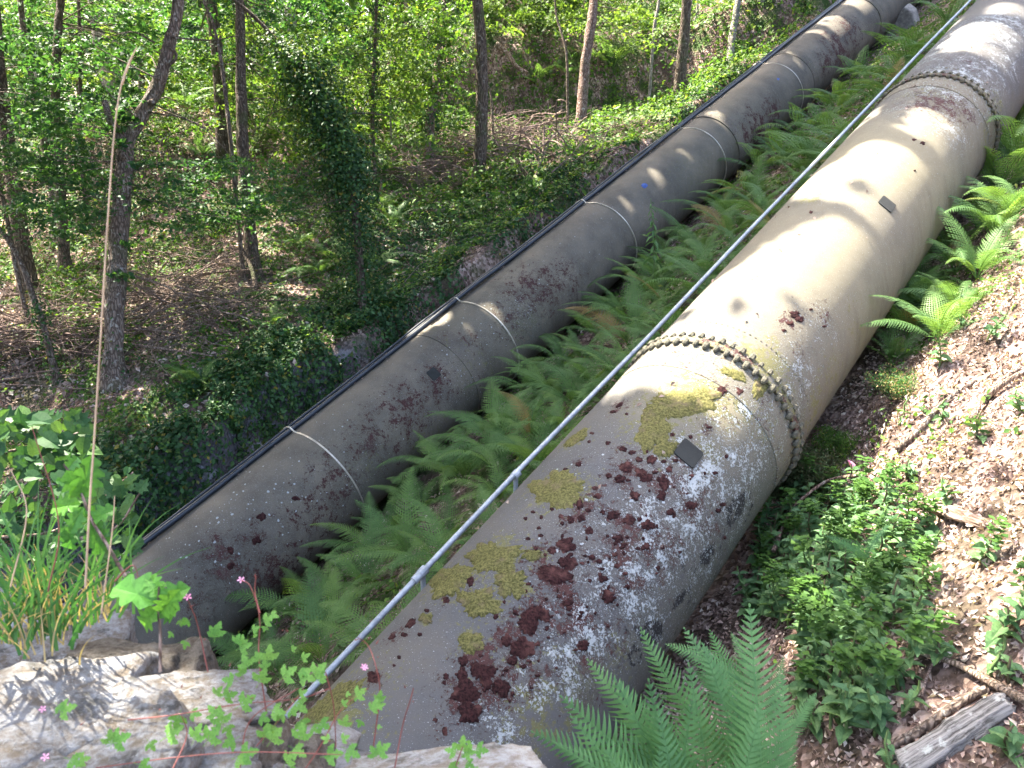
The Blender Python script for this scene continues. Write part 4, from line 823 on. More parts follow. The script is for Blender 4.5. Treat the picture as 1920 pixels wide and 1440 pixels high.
log((1725, 945), (1850, 990), .06, .05, 'rotten', 'rotten crumbling log on the sunny bank, right of the herb patch')
log((1610, 930), (1690, 900), .05, .03, 'rotten', 'short rotten stump end above the herb patch')
# ------------------------------------------------------------------ ferns
def frond_mesh(name, N, Mseg, arch=1., W=.21, droop=.35, mat='fern', quad=False, elev=1.05, side=0., crv=0.):
    """frond of unit length along +X, arching in XZ"""
    V = []; F_ = []; ths = []
    ts_ = np.linspace(0, 1, N+8); ang = elev-arch*(ts_**1.2)*1.25; dx = np.cos(ang); dz = np.sin(ang); st = 1/(N+7)
    x = np.concatenate([[0], np.cumsum(dx[:-1])*st]); z = np.concatenate([[0], np.cumsum(dz[:-1])*st]); y = crv*ts_**2
    R0 = np.stack([x, y, z], 1); Vt, Ft = tube(R0[::2], np.linspace(.006, .0015, len(R0[::2])), 3, cap=False); V += list(Vt); F_ += Ft; Tn = np.gradient(R0, axis=0); Tn /= np.linalg.norm(Tn, axis=1)[:, None]
    for i in range(6, N+8):
        f = (i-6)/(N+1); L_ = W*(min(1, (f+.12)/.38)**.8)*((1-f)**.72)+.006
        t = Tn[i]; nrm = np.array([-t[2], 0, t[0]]); lat = np.cross(nrm, t)
        for sg in (-1, 1):
            d = unit(lat*sg+t*(.28+.3*f)+nrm*.1+RG.normal(size=3)*.04); m = Mseg; pts = []
            for j in range(m+1):
                q = j/m; pts.append(R0[i]+d*L_*q-nrm*droop*L_*q*q+t*L_*.22*q*q)
            bw = (.27 if quad else .37)/(N+2)*(1-.3*f)+.0015
            for j in range(m):
                w_ = bw*(1-(j+.5)/m)**.6; a, b = pts[j], pts[j+1]; up = (a+b)/2+(b-a)*.25
                for s2 in (-1, 1):
                    o_ = t*w_*s2*1.7; n0 = len(V)
                    if quad: V += [a, b, b+o_*.72+(b-a)*.05, a+o_+(b-a)*.35]; F_.append((n0, n0+1, n0+2, n0+3) if s2 < 0 else (n0+3, n0+2, n0+1, n0))
                    else: V += [a, b, up+o_]; F_.append((n0, n0+1, n0+2) if s2 < 0 else (n0+2, n0+1, n0))
    return mesh(name, np.array(V), F_, M[mat])
FR_mid = [frond_mesh('frond', 27, 6, a, W, .35, 'fern', crv=c) for a, W, c in ((1., .2, 0), (1.25, .19, .1), (.8, .22, -.1), (1.4, .2, .05), (1.1, .17, .25), (1.6, .18, -.2))]
FR_low = [frond_mesh('frond', 18, 3, a, .2, .35, 'fern') for a in (1., 1.3)]
FR_hi = [frond_mesh('frond', 27, 16, a, W, .3, 'nearfern', True, el, crv=c) for a, W, c, el in ((.8, .19, .04, .9), (1.05, .18, -.08, 1.1), (.55, .19, .0, .75))]
def fern(loc, size, nf, label, group, meshes, tilt=0, az0=None, spread=2*pi, name='fern', scv=.25):
    r = empty(name, tuple(loc), label, 'fern', group); a0 = random.uniform(0, 6.3) if az0 is None else az0-spread/2
    for i in range(nf):
        az = a0+spread*(i+random.uniform(-.25, .25))/nf; s = size*random.uniform(1-scv, 1+scv*.6)
        obj('frond', random.choice(meshes), r, (0, 0, 0), (random.gauss(0, .14), random.gauss(0, .18)+tilt, az), (s, s*random.uniform(.85, 1.1), s))
    return r
rows = ['against the dark pipe', 'midway between the pipes', 'beside the galvanised tube']
used = {}
def place_fern_gap(s, v, size):
    row = rows[0] if v > 6.7 else rows[1] if v > 5.4 else rows[2]; k = used.get(row, 0); used[row] = k+1
    g = sv(s, v, .05); si = int(np.argmin(np.abs(np.array([4.1, 7.7, 11.4, 15.2, 19.4])-s))); of = s-[4.1, 7.7, 11.4, 15.2, 19.4][si]
    lm = ['well below', 'just below', 'level with', 'just above', 'well above'][0 if of < -1.2 else 1 if of < -.45 else 2 if of < .45 else 3 if of < 1.2 else 4]+' the '+['lowest', 'second', 'third', 'fourth', 'fifth'][si]+' strap'
    sz = 'large' if size > 1.1 else 'small' if size < .92 else 'mid-sized'
    fern(g, size, 9 if s < 12 else 7, f'{sz} fern {row}, {lm} of the dark pipe', 'ferns between the two pipes', FR_mid if s < 16 else FR_low)
lst = []
for s in np.arange(2.6, 24, .72):
    for v in (4.6, 5.3, 6.1, 6.9, 7.5):
        if random.random() < (.96 if 4 < s < 17 else .55): lst.append((s+random.uniform(-.3, .3), v+random.uniform(-.3, .3)))
for s, v in lst: place_fern_gap(s, v, random.uniform(.8, 1.2)*(1+.01*s))
def fern_px(px, py, size, nf, label, ms=None, **k): return fern(ghit(px, py)+[0, 0, .03], size*1.2, nf, label, 'ferns on the banks', ms or FR_mid, **k)
for a in [(640, 500, .9, 9, 'large fern on the ivy bank above the end of the terrace'), (700, 505, .85, 9, 'fern right of the large one on the ivy bank'), (600, 520, .8, 8, 'fern at the left end of the ivy bank'), (665, 460, .8, 8, 'fern behind the large one on the ivy bank'),
          (560, 470, .7, 8, 'dim fern under the straight dark trunk'), (375, 735, .75, 9, 'lone fern on the terrace in front of the oak heap'), (345, 725, .5, 6, 'little fern left of the lone one on the terrace'), (735, 430, .8, 8, 'fern under the brush tail, beside the ivy bank'),
          (720, 395, .8, 8, 'dark fern under the lower brushwood tail'), (510, 620, .5, 7, 'sunlit small fern between the oak heap and the ivy bank'), (490, 570, .6, 8, 'bright fern in the sun by the straight trunk'), (880, 245, 1.1, 8, 'sunlit fern behind the big brush heap'),
          (840, 255, 1., 8, 'pale green fern at the left of the sunlit one'), (1150, 130, 1.3, 8, 'tall fern right of the scaly trunk on the clearing'), (1110, 120, 1.1, 8, 'fern touching the scaly trunk'), (1010, 165, 1., 7, 'fern below the broken bough'), (1065, 150, 1., 7, 'fern by the slender sapling'),
          (750, 285, 1.1, 8, 'shaded fern left of the far ivy-clad trunk'), (720, 330, 1., 8, 'fern on the shaded slope left of the brush tail'), (380, 300, .9, 7, 'fern below the dark terrace bank at the left'), (420, 180, 1.4, 8, 'pale fern on the lit crest at the upper left'), (350, 205, 1.3, 7, 'second pale fern on the lit crest'),
          (1160, 50, 1.3, 6, 'dark fern under the mossy bank at the top')]:
    fern_px(*a, **({'ms': FR_low} if a[2] >= 1 else {}))
for px, py, s_, n_, lb in [(1905, 330, .95, 9, 'big sunlit fern at the right edge above the pale pipe'), (1870, 380, .85, 9, 'fern just below the big one at the right edge'), (1900, 260, .8, 8, 'topmost fern at the right edge'), (1860, 460, .7, 8, 'fern at the edge of the sunny bank beside the pale pipe'),
                           (1790, 520, .6, 8, 'small fern in sun beside the upper pale pipe'), (1740, 600, .6, 8, 'sunlit fern leaning from the bank towards the pale pipe'), (1700, 640, .6, 9, 'lower sunlit fern near the lone stick'), (1670, 690, .45, 7, 'small dark fern at the pipe side of the sunny ones'), (1800, 600, .55, 7, 'yellowish fern high on the sunny bank'), (1830, 530, .6, 7, 'pale sunlit fern between the right edge and the pale pipe'), (1690, 600, .5, 8, 'fern arching over the dark gap beside the pale pipe'), (1720, 560, .5, 8, 'fern behind the one arching over the gap'), (1770, 480, .5, 8, 'shaded fern far up beside the pale pipe'), (1830, 430, .6, 8, 'half-lit fern under the big ones at the right edge'), (1760, 650, .5, 8, 'lowest sunlit fern high on the litter bank'), (1900, 420, .6, 8, 'fern cut by the right edge, on the litter bank')]:
    fern(ghit(px, py)+[0, 0, .03], s_*1.7, n_+2, lb, 'ferns on the right bank', FR_mid, tilt=-.1)
# the big near ferns at the bottom
def near_frond(root, base_px, tip_px, tb, tt, me, roll=0., w=1.):
    a = P(*base_px, tb); b = P(*tip_px, tt); d = b-a; L_ = np.linalg.norm(d); o = obj('frond', me, root)
    loc_tip = np.array(me.vertices[0].co)*0; co_ = np.empty(len(me.vertices)*3); me.vertices.foreach_get('co', co_); co_ = co_.reshape(-1, 3); tp = co_[np.argmax(co_[:, 0]+co_[:, 2]*.2)]; tp[1] = 0
    xl = unit(tp); yl = np.array([0, 1., 0]); zl = np.cross(xl, yl)
    xw = unit(d); view = unit(O-a); zw = unit(view-xw*(view@xw)+0); yw = np.cross(zw, xw); c_, s_ = cos(roll), sin(roll); zw, yw = zw*c_+yw*s_, yw*c_-zw*s_
    Rm = np.stack([xw, yw, zw], 1)@np.stack([xl, yl, zl], 1).T; sc = L_/np.linalg.norm(tp)
    mt = Matrix([[*(Rm[i]*sc), (a-np.array(root.location))[i]] for i in range(3)]+[[0, 0, 0, 1]]); o.matrix_basis = mt@Matrix.Diagonal((1, w, 1, 1)); return o
rootA = P(1330, 1560, 3.6); fa = empty('fern', tuple(rootA), 'great bright fern filling the bottom edge right of the stone slab', 'fern', 'ferns at the bottom edge')
for tip, tb, tt, m_, rl, w_, bs in [((1405, 1130), 3.3, 3.5, 2, 0, 1.05, (1440, 1600)), ((1110, 1225), 3.5, 3.7, 0, .2, .95, (1350, 1520)), ((1000, 1355), 3.3, 3.3, 0, .2, 1., (1340, 1500)), ((1030, 1420), 3.1, 3., 1, .1, .9, (1330, 1530)), ((1170, 1260), 3.5, 3.3, 0, 0, 1.05, (1340, 1640)),
                                ((1260, 1190), 3.7, 3.8, 1, -.3, .9, (1450, 1500)), ((1215, 1270), 3.4, 3.2, 2, .1, 1., (1300, 1620)), ((1080, 1330), 3.2, 3.1, 0, .1, 1., (1300, 1600)), ((1330, 1200), 3.6, 3.7, 0, -.1, 1., (1420, 1560)), ((1300, 1300), 3.3, 3.1, 2, 0, 1., (1250, 1640)), ((1400, 1300), 3.2, 3.1, 1, -.2, 1, (1330, 1620)), ((1130, 1400), 3., 2.9, 2, 0, 1, (1300, 1640)), ((1060, 1290), 3.4, 3.3, 0, .15, 1, (1340, 1540)), ((1200, 1330), 3.1, 3., 1, .1, 1, (1330, 1660)), ((1290, 1240), 3.5, 3.4, 2, -.1, 1, (1350, 1620)), ((1480, 1260), 3.4, 3.6, 0, -.3, .9, (1400, 1620)), ((1250, 1400), 3., 2.9, 0, 0, 1, (1240, 1680)), ((1180, 1190), 3.8, 3.9, 1, .2, .9, (1400, 1460))]:
    near_frond(fa, bs, tip, tb, tt, FR_hi[m_], rl, w_)
fb = empty('fern', tuple(ghit(1470, 1330)), 'fern tucked behind the great one, between it and the herb patch', 'fern', 'ferns at the bottom edge')
for tip, bs, m_ in [((1250, 1200), (1420, 1300), 0), ((1360, 1190), (1430, 1320), 1), ((1470, 1230), (1440, 1370), 2), ((1300, 1250), (1420, 1350), 0), ((1520, 1290), (1450, 1420), 1), ((1330, 1180), (1430, 1400), 2), ((1500, 1380), (1450, 1480), 0)]:
    near_frond(fb, bs, tip, 4.3, 4.4, FR_hi[m_], random.uniform(-.3, .3), 1.)
fc = empty('fern', tuple(ghit(1640, 1060)), 'single fern frond showing through the herb patch', 'fern', 'ferns at the bottom edge'); near_frond(fc, (1640, 1050), (1550, 1000), 5., 5., FR_hi[0], 0, 1.1)
near_frond(fc, (1620, 1050), (1660, 980), 5., 5., FR_hi[1], .2, 1.1)
# ------------------------------------------------------------------ herb patch
def leafshape(name, outline, mat, bend=.12, midz=-.08, k=1):
    """closed outline in XY pointing +X, unit length; centre rib sunk"""
    pts = [(x, y, midz*(abs(y) < 1e-6)+.0+abs(y)*.35-bend*x*x) for x, y in outline]; c = (.45, 0, midz*.6-bend*.2)
    V = [c]+pts; n_ = len(pts); return mesh(name, V, [(0, 1+i, 1+(i+1) % n_) for i in range(n_)], M[mat])
ov = leafshape('leaf', [(0, 0), (.12, .2), (.4, .3), (.72, .2), (1, 0), (.72, -.2), (.4, -.3), (.12, -.2)], 'herb')
ovs = [ov, leafshape('leaf', [(0, 0), (.1, .24), (.35, .33), (.6, .27), (.82, .13), (1, 0), (.82, -.13), (.6, -.27), (.35, -.33), (.1, -.24)], 'herb', .3, -.05)]
stemme = []
for k in range(3):
    V, F_ = tube(smoothpath([(0, 0, -.03), (.02*k, .01, .35), (.05-.04*k, .03, .7), (.07-.05*k, .02, 1.)], 7), np.linspace(.012, .006, 7), 4, cap=False); stemme.append(mesh('stem', V, F_, M['brownstem' if k == 1 else 'greenstem'], None, True))
def spike_mesh():
    n_ = 46; q = np.stack([RG.normal(size=n_)*.03, RG.normal(size=n_)*.03, RG.random(n_)], 1); V, F_, A_ = leaves(q, RG.normal(size=(n_, 3)), RG.uniform(.05, .1, n_)); return mesh('flower_spike', V, F_, M['bramble'], {'rnd': A_*.5+.1})
spk = [spike_mesh(), spike_mesh()]
def herb(loc, h, label, grp='herbs of the patch beside the pipe', nl=7, spike=True, lsz=.1, lean=None, ms=None, kk=None):
    r = empty('woodland_herb', tuple(loc), label, 'plant', grp, random.uniform(0, 6.3)); k = random.randint(0, 2) if kk is None else kk
    r.rotation_euler = (random.gauss(0, .14)+(lean[0] if lean else 0), random.gauss(0, .14)+(lean[1] if lean else 0), random.uniform(0, 6.3)); obj('stem', stemme[k], r, scale=(1, 1, h))
    for i in range(nl):
        z = h*(.25+.72*i/nl); s = lsz*(1.25-.6*i/nl)*random.uniform(.8, 1.25); a = i*pi/2+random.uniform(-.3, .3); f = z/h; ox = (.05-.04*k)*f
        for q in (0, pi): obj('leaf', random.choice(ms or ovs), r, (ox, .02*f, z), (random.gauss(0, .2), -random.uniform(-.1, .5), a+q), s)
    if spike: obj('flower_spike', random.choice(spk), r, ((.07-.05*k), .02, h*.97), None, (1, 1, random.uniform(.1, .2)))
    return r
patch = []
tries = 0
while len(patch) < 120 and tries < 3000:
    tries += 1; px = random.uniform(1395, 1740); py = random.uniform(930, 1420)
    e = ((px-(1560+.0*(py-1150)))/165)**2+((py-1150)/250)**2
    if e > 1 or (px < 1500 and py > 1180): continue
    g = ghit(px, py)
    if all(np.linalg.norm(g-q[0]) > .13 for q in patch): patch.append((g, px, py))
cnt = {}
for g, px, py in patch:
    row = ['rearmost', 'second', 'third', 'middle', 'fifth', 'front', 'foremost'][min(6, max(0, int((py-930)/70)))]
    side = ['at the pipe-side rim', 'left of centre', 'in the middle', 'right of centre', 'at the uphill rim'][min(4, max(0, int((px-1400)/66)))]
    hh_ = random.uniform(.22, .42); sp_ = random.random() < .5; k_ = random.randint(0, 2)
    herb(g, hh_, f"{'tall' if hh_ > .33 else 'short'} {'brown-stemmed' if k_ == 1 else 'green-stemmed'} herb {'with flower spike' if sp_ else 'without spike'}, {row} row of the patch, {side}", nl=6, spike=sp_, kk=k_)
for i, (px, py, h_, lb) in enumerate([(1830, 1060, .2, 'broad-leaved seedling in the litter below the rotten log'), (1800, 620, .4, 'tall bright herb among the sunny ferns'), (1850, 640, .35, 'leafy herb at the top of the sunny bank'), (1760, 690, .3, 'sunlit herb below the ferns on the bank'), (1780, 950, .2, 'small herb right of the patch, on litter'), (1870, 1210, .25, 'herb at the right edge by the pale stick'),
                                    (1905, 1180, .3, 'broad herb cut by the right edge'), (1880, 1420, .2, 'seedling in front of the silvery log'), (1700, 900, .2, 'low herb above the patch'), (1740, 1000, .15, 'tiny herb between patch and rotten log'), (1910, 780, .2, 'green shoot on the bank at the right edge'), (1720, 1170, .2, 'herb at the right rim of the patch'), (1760, 1240, .15, 'little herb beside the pale stick'), (1640, 1380, .25, 'herb at the bottom below the patch'), (1660, 1290, .25, 'herb low on the front of the patch'), (1620, 1320, .3, 'tall herb at the front rim of the patch'), (1830, 830, .25, 'herb growing beside the curved dead branch'), (1770, 560, .4, 'yellow-green herb by the upper ferns')]):
    herb(ghit(px, py), h_, lb, 'single herbs on the right bank', 5, i % 3 == 0, .1)
for i in range(90):
    s = random.uniform(3, 16); v = random.uniform(-2.2, 1.7); g = sv(s, v)
    herb(g, random.uniform(.1, .28), f"small herb in dead leaves on the sunny bank, {['by the bottom edge', 'beside the herb patch', 'above the rotten log', 'by the curved dead branch', 'near the sunny ferns', 'far up the bank'][min(5, int(max(0, s-3)/2.2))]}, {'pipe side' if v > .6 else 'uphill side' if v < -.6 else 'midway'}", 'scattered herbs on the sunny bank', 3, False, .075)
# willowherb in front of the dark pipe
wl = leafshape('leaf', [(0, 0), (.2, .1), (.5, .14), (.8, .08), (1, 0), (.8, -.08), (.5, -.14), (.2, -.1)], 'herb', .35)
def tallherb(px, py, t, h, label):
    b = P(px, py, t); r = empty('tall_willowherb', tuple(b), label, 'plant'); V, F_ = tube(smoothpath([(0, 0, -.2), (.02, 0, h*.4), (-.06, 0, h*.75), (-.1, 0, h)], 12), np.linspace(.01, .004, 12), 5, cap=False); obj('stem', mesh('stem', V, F_, M['greenstem'], None, True), r)
    for i in range(30):
        f = .12+.86*i/30; obj('leaf', wl, r, (-.1*f*f, 0, h*f), (0, random.uniform(.1, .7), i*2.4), .2*(1.15-f*.8)*random.uniform(.8, 1.2))
tallherb(1225, 500, 12.6, 1.05, 'tall leafy willowherb standing against the dark pipe at its middle')
# heath bush by the flange
def bush(px, py, rx, n, label, kind='heath', size=.03, h=.45):
    c = ghit(px, py); mb = MB(); q0 = []
    for _ in range(n):
        a = random.uniform(0, 2*pi); l = random.uniform(.5, 1)*h; e = c+np.array([cos(a)*rx*random.random(), sin(a)*rx*random.random(), l]); b0 = c+(e-c)*np.array([.45, .45, 0]); m = (b0+e)/2+RG.normal(size=3)*.04
        sp = smoothpath([b0, m, e], 5); V, F_ = tube(sp, np.linspace(.003, .001, 5), 3, cap=False); mb.add(V-c, F_); q0.append(sp[1:])
    r = empty('heath_bush', tuple(c), label, 'bush'); mb.build('twigs', M['heath'], r); q = np.concatenate(q0); q = np.repeat(q, 7, 0)+RG.normal(size=(len(q)*7, 3))*.02
    V, F_, A_ = leaves(q, RG.normal(size=q.shape), size*RG.uniform(.5, 1.4, len(q)), aspect=.35); obj('foliage', mesh('foliage', V-c, F_, M[kind], {'rnd': A_}), r)
bush(1515, 920, .35, 260, 'fine brownish heath bush against the pale pipe below the bolt ring', h=.42)
bush(1450, 930, .2, 110, 'smaller heath tuft nearest the pale pipe', h=.3); bush(1560, 860, .25, 130, 'greener heath tuft behind the brownish one', 'bramble', .03, .3); bush(1690, 740, .4, 150, 'wiry yellow-green tuft on the sunny bank', 'grass', .025, .22)
# pink flower by the patch
def foxglove(px, py):
    g = ghit(px, py+50); r = empty('foxglove', tuple(g), 'small pink flower above the herb patch', 'flower'); V, F_ = tube([(0, 0, 0), (0, 0, .2), (.01, 0, .4)], [.004]*3, 4, cap=False); obj('stem', mesh('stem', V, F_, M['greenstem']), r)
    V, F_ = tube([(0, 0, .38), (.02, -.01, .36), (.045, -.02, .33)], [.006, .016, .024], 8, cap=False); obj('petal', mesh('petal', V, F_, M['petal'], {'rnd': np.zeros(len(V))}), r)
foxglove(1580, 885)
#--PART3--
# ------------------------------------------------------------------ stone parapet in the foreground
wall = empty('stone_parapet', tuple(P(250, 1400, 1.7)), 'rough stone parapet with grey lichened boulders at the lower left', 'wall')
WO = np.array(wall.location)
def boulder(c, ax, size, mat, seed, name='stone', sub=5, rough=.11, sharp=.55, parent=None):
    import bmesh
    bm = bmesh.new(); bmesh.ops.create_cube(bm, size=2.); bmesh.ops.subdivide_edges(bm, edges=bm.edges[:], cuts=2**sub//2-1, use_grid_fill=True)
    rs = random.Random(seed); pl = [(Vector((1, 0, 0)), 1), (Vector((-1, 0, 0)), 1), (Vector((0, 1, 0)), 1), (Vector((0, -1, 0)), 1), (Vector((0, 0, 1)), 1), (Vector((0, 0, -1)), 1)]
    pl = [((m+Vector((rs.gauss(0, .16), rs.gauss(0, .16), rs.gauss(0, .16)))).normalized(), d*rs.uniform(.82, 1.05)) for m, d in pl]
    for _ in range(int(14*(1.15-sharp))): pl.append((Vector((rs.gauss(0, 1), rs.gauss(0, 1), rs.gauss(0, .8))).normalized(), rs.uniform(.9, 1.2)))
    for v in bm.verts:
        n = v.co.normalized(); rad = min(d/max(1e-3, n.dot(m)) for m, d in pl if n.dot(m) > .02); p = n*rad
        lay = p.z*3.2+MN.noise(p*.9+Vector((seed, 3, 1)))*1.6; st = math.floor(lay); fr_ = lay-st
        p += n*(MN.fractal(p*1.4+Vector((seed, 0, 0)), 1, 2, 6)*rough+MN.noise(Vector((seed, st*7.3, 0)))*.13-.05*(1-min(1, fr_*7)))
        q = MN.voronoi(p*1.6+Vector((seed, 0, 0)))[0]; p -= n*.05*max(0, 1-(q[1]-q[0])*9)
        v.co = p
    me = bpy.data.meshes.new(name); bm.to_mesh(me); bm.free(); me.materials.append(M[mat]); me.polygons.foreach_set('use_smooth', np.zeros(len(me.polygons), bool)+True)
    o = obj(name, me, parent or wall); R3 = np.stack([ax[0]*size[0], ax[1]*size[1], ax[2]*size[2]], 1)
    o.matrix_basis = Matrix([[*R3[i], (np.array(c)-(WO if parent is None else np.array(parent.location)))[i]] for i in range(3)]+[[0, 0, 0, 1]]); return o
def fr(az, tx=0, ty=0):
    m = Matrix.Rotation(az, 3, 'Z')@Matrix.Rotation(tx, 3, 'X')@Matrix.Rotation(ty, 3, 'Y'); return [np.array(m.col[i]) for i in range(3)]
for px, py, t, dz, f, sz, sd in ((60, 1330, 1.6, .13, (.15, .2, .1), (.24, .2, .17), 1.3), (190, 1400, 1.5, .14, (-.2, .25, .0), (.2, .18, .15), 2.9), (205, 1225, 1.78, .12, (.3, .1, .25), (.15, .11, .12), 4.1), (330, 1215, 1.86, .16, (-.1, .1, -.2), (.13, .1, .14), 5.6),
        (375, 1275, 1.72, .075, (.35, .35, .25), (.15, .085, .09), 7.7), (455, 1330, 1.7, .12, (.2, .1, .35), (.11, .12, .12), 9.2), (330, 1370, 1.6, .13, (.1, .3, .1), (.17, .13, .12), 10.6), (20, 1165, 1.95, .12, (.1, .1, .1), (.2, .14, .13), 12.4), (130, 1200, 1.92, .13, (.4, 0, .2), (.14, .12, .12), 14.4),
        (510, 1400, 1.68, .13, (.5, .1, .1), (.13, .12, .11), 17.4), (30, 1500, 1.4, .12, (.1, .1, .1), (.2, .15, .13), 19.4), (300, 1500, 1.45, .12, (.3, .2, -.1), (.2, .12, .12), 20.7), (430, 1440, 1.6, .11, (-.3, .2, .1), (.13, .1, .11), 21.9), (240, 1290, 1.7, .16, (.6, .2, 0), (.12, .12, .13), 33.3)):
    boulder(P(px, py, t)-[0, 0, dz], fr(*f), tuple(q*.9 for q in sz), 'brownstone' if sd in (5.6, 4.1, 9.2, 17.4, 33.3) else 'stone', sd)
boulder(P(250, 1350, 1.7)-[0, 0, .42], fr(.1), (.6, .3, .2), 'stone', 40.2, sub=4)
boulder(P(860, 1478, 1.72)-[0, 0, .055], fr(.12, .05, -.07), (.235, .11, .068), 'slab', 22.4, rough=.06, sharp=.8)
boulder(P(640, 1530, 1.7)-[0, 0, .1], fr(.1, .05, 0), (.2, .12, .09), 'slab', 25.1, rough=.1, sharp=.7)
for i in range(34):
    x = -3.4+i % 9*.4+random.uniform(-.05, .05); z = 10.45-.34*(i//9); boulder((x, 1.22+random.uniform(-.04, .02), z), fr(random.uniform(-.1, .1)), (.2, .22, .16), 'stone', 30+i*1.7, sub=3)
# ------------------------------------------------------------------ plants on the parapet
def blades(root, base, n, L, lean, spread, w=.004, kind='grass', rn=(0, .6)):
    V = []; F_ = []; A_ = []
    for _ in range(n):
        l = random.uniform(*L); a = random.gauss(lean, spread); el = random.uniform(.9, 1.5); b = base+np.array([random.gauss(0, .035), random.gauss(0, .025), 0]); d = np.array([cos(a)*cos(el), sin(a)*cos(el)*.6, sin(el)]); side = unit(np.cross(d, [.2, -1, .3])); n0 = len(V); cur = b.copy(); r_ = random.uniform(*rn)
        for k in range(8):
            ww = w*(1-(k/7)**1.6)*random.uniform(.9, 1.1)*.5+.0003; V += [cur-side*ww, cur+side*ww]; A_ += [r_, r_]; cur = cur+d*l/7; d = unit(d+np.array([cos(a)*.09, 0, -.10]))
            if k: F_.append((n0+2*k-2, n0+2*k-1, n0+2*k+1, n0+2*k))
    o = obj('blades', mesh('blades', np.array(V)-np.array(root.location), F_, M[kind], {'rnd': A_}, True), root); o['kind'] = 'stuff'
for px, py, t, n_, lb in ((70, 1150, 1.65, 30, 'tuft of long fresh green grass at the left edge on the parapet'), (140, 1170, 1.7, 18, 'grass tuft right of the one at the left edge'), (10, 1200, 1.6, 22, 'grass tuft cut by the left edge'), (95, 1215, 1.62, 14, 'thin grass tuft lowest on the pale rock'), (190, 1150, 1.8, 14, 'thin grass tuft beside the cables')):
    b = P(px, py, t); r = empty('grass_tuft', tuple(b), lb, 'grass', 'grass tufts on the parapet'); blades(r, b, n_, (.14, .34), 1.6, 1.3, .006); blades(r, b, n_, (.06, .16), 1.6, 2., .003, rn=(.75, .95)); 
# tall dry stalk
pts = [P(x, y, 1.5) for x, y in ((168, 945), (176, 830), (188, 640), (200, 440), (213, 260), (225, 170), (240, 120), (256, 90))]
pts.insert(0, P(160, 1100, 1.5)); sp = smoothpath(pts, 40); r = empty('dry_grass_stalk', tuple(sp[0]), 'very long dry straw-coloured grass stalk rising in front of the wood', 'grass'); V, F_ = tube(sp, np.linspace(.0022, .0012, 40), 5, cap=False); obj('stem', mesh('stem', V-sp[0], F_, M['drystalk'], None, True), r)
sp2 = smoothpath([P(x, y, 1.5) for x, y in ((228, 160), (238, 128), (246, 108), (257, 88))], 12); V, F_ = tube(sp2, [.0016, .002, .0018, .0023, .002, .0024, .002, .0022, .0016, .0013, .001, .0005], 5, .6); obj('seed_head', mesh('seed_head', V-sp[0], F_, M['drystalk'], None, True), r)
for i, (a, b, c_, lb) in enumerate([((90, 1110), (110, 980), (60, 800), 'thin reddish straw leaning left in the grass tuft'), ((20, 1100), (50, 960), (20, 880), 'short reddish straw at the left edge'), ((215, 1090), (250, 1060), (262, 1100), 'curled red straw hanging over the cables'), ((190, 1150), (210, 1000), (215, 930), 'straight brown straw above the parapet')]):
    sp = smoothpath([P(*a, 1.55), P(*b, 1.55), P(*c_, 1.55)], 16); V, F_ = tube(sp, np.linspace(.0018, .0009, 16), 4, cap=False); o = obj('straw', mesh('straw', V-sp[0], F_, M['drystalk' if i % 2 else 'redstem'], None, True), None, sp[0]); tag(o, lb, 'straw', 'straws above the parapet')
# oak seedlings
def lobed(n=4, w=.33):
    top = []; 
    for i in range(n):
        a = (i+.2)/n; ww = w*(.5+.6*sin(pi*min(1, a*1.0+.12))); top += [(a*.96+.02, ww*.5), (a*.96+.08, ww), (a*.96+.16, ww*.92)]
    top = [(0, 0)]+[(min(x, .95), y) for x, y in top]+[(1, 0)]; return top+[(x, -y) for x, y in top[-2:0:-1]]
oakl = [leafshape('leaf', lobed(), 'oakleaf', .15, -.04), leafshape('leaf', lobed(3, .4), 'oakleaf', .3, -.04)]
def orient(o, root, at, tip, me_len=1., roll=0., tov=1.):
    a = np.array(at); d = np.array(tip)-a; L_ = np.linalg.norm(d); xw = unit(d); view = unit(O-a)+np.array([0, 0, .5])*tov+RG.normal(size=3)*.25; zw = unit(view-xw*(view@xw)); yw = np.cross(zw, xw)
    Rm = np.stack([xw, yw, zw], 1)*L_; o.matrix_basis = Matrix([[*Rm[i], (a-np.array(root.location))[i]] for i in range(3)]+[[0, 0, 0, 1]])
def seedling(label, t, stem, lv, ms, stemmat='deadwood', r0=.003, nm='oak_seedling', cat='seedling'):
    sp = smoothpath([P(x, y, t) for x, y in stem], 14); r = empty(nm, tuple(sp[0]), label, cat); V, F_ = tube(sp, np.linspace(r0, r0*.6, 14), 5, cap=False); obj('stem', mesh('stem', V-sp[0], F_, M[stemmat], None, True), r)
    for (x0, y0, x1, y1) in lv: o = obj('leaf', random.choice(ms), r); orient(o, r, P(x0, y0, t), P(x1, y1, t+random.uniform(-.04, .04)))
    return r
seedling('oak seedling with two big yellow-green lobed leaves on the parapet above the cables', 1.42, [(300, 1260), (300, 1180), (296, 1140), (298, 1100)], [(296, 1130, 212, 1085), (295, 1140, 255, 1180), (298, 1120, 280, 1075), (298, 1125, 345, 1100), (300, 1150, 330, 1115), (300, 1140, 335, 1160), (298, 1110, 305, 1085)], oakl)
seedling('tall leafy seedling with bluish glossy leaves left of the dry stalk', 1.6, [(235, 1080), (200, 1020), (172, 975), (150, 920), (120, 870)], [(150, 930, 128, 890), (152, 935, 175, 860), (150, 945, 90, 950), (155, 950, 130, 1000), (172, 975, 190, 1040), (172, 975, 210, 950), (160, 950, 185, 985), (140, 905, 105, 900), (130, 985, 125, 1035), (125, 880, 150, 855)], oakl, r0=.004, nm='leafy_seedling')
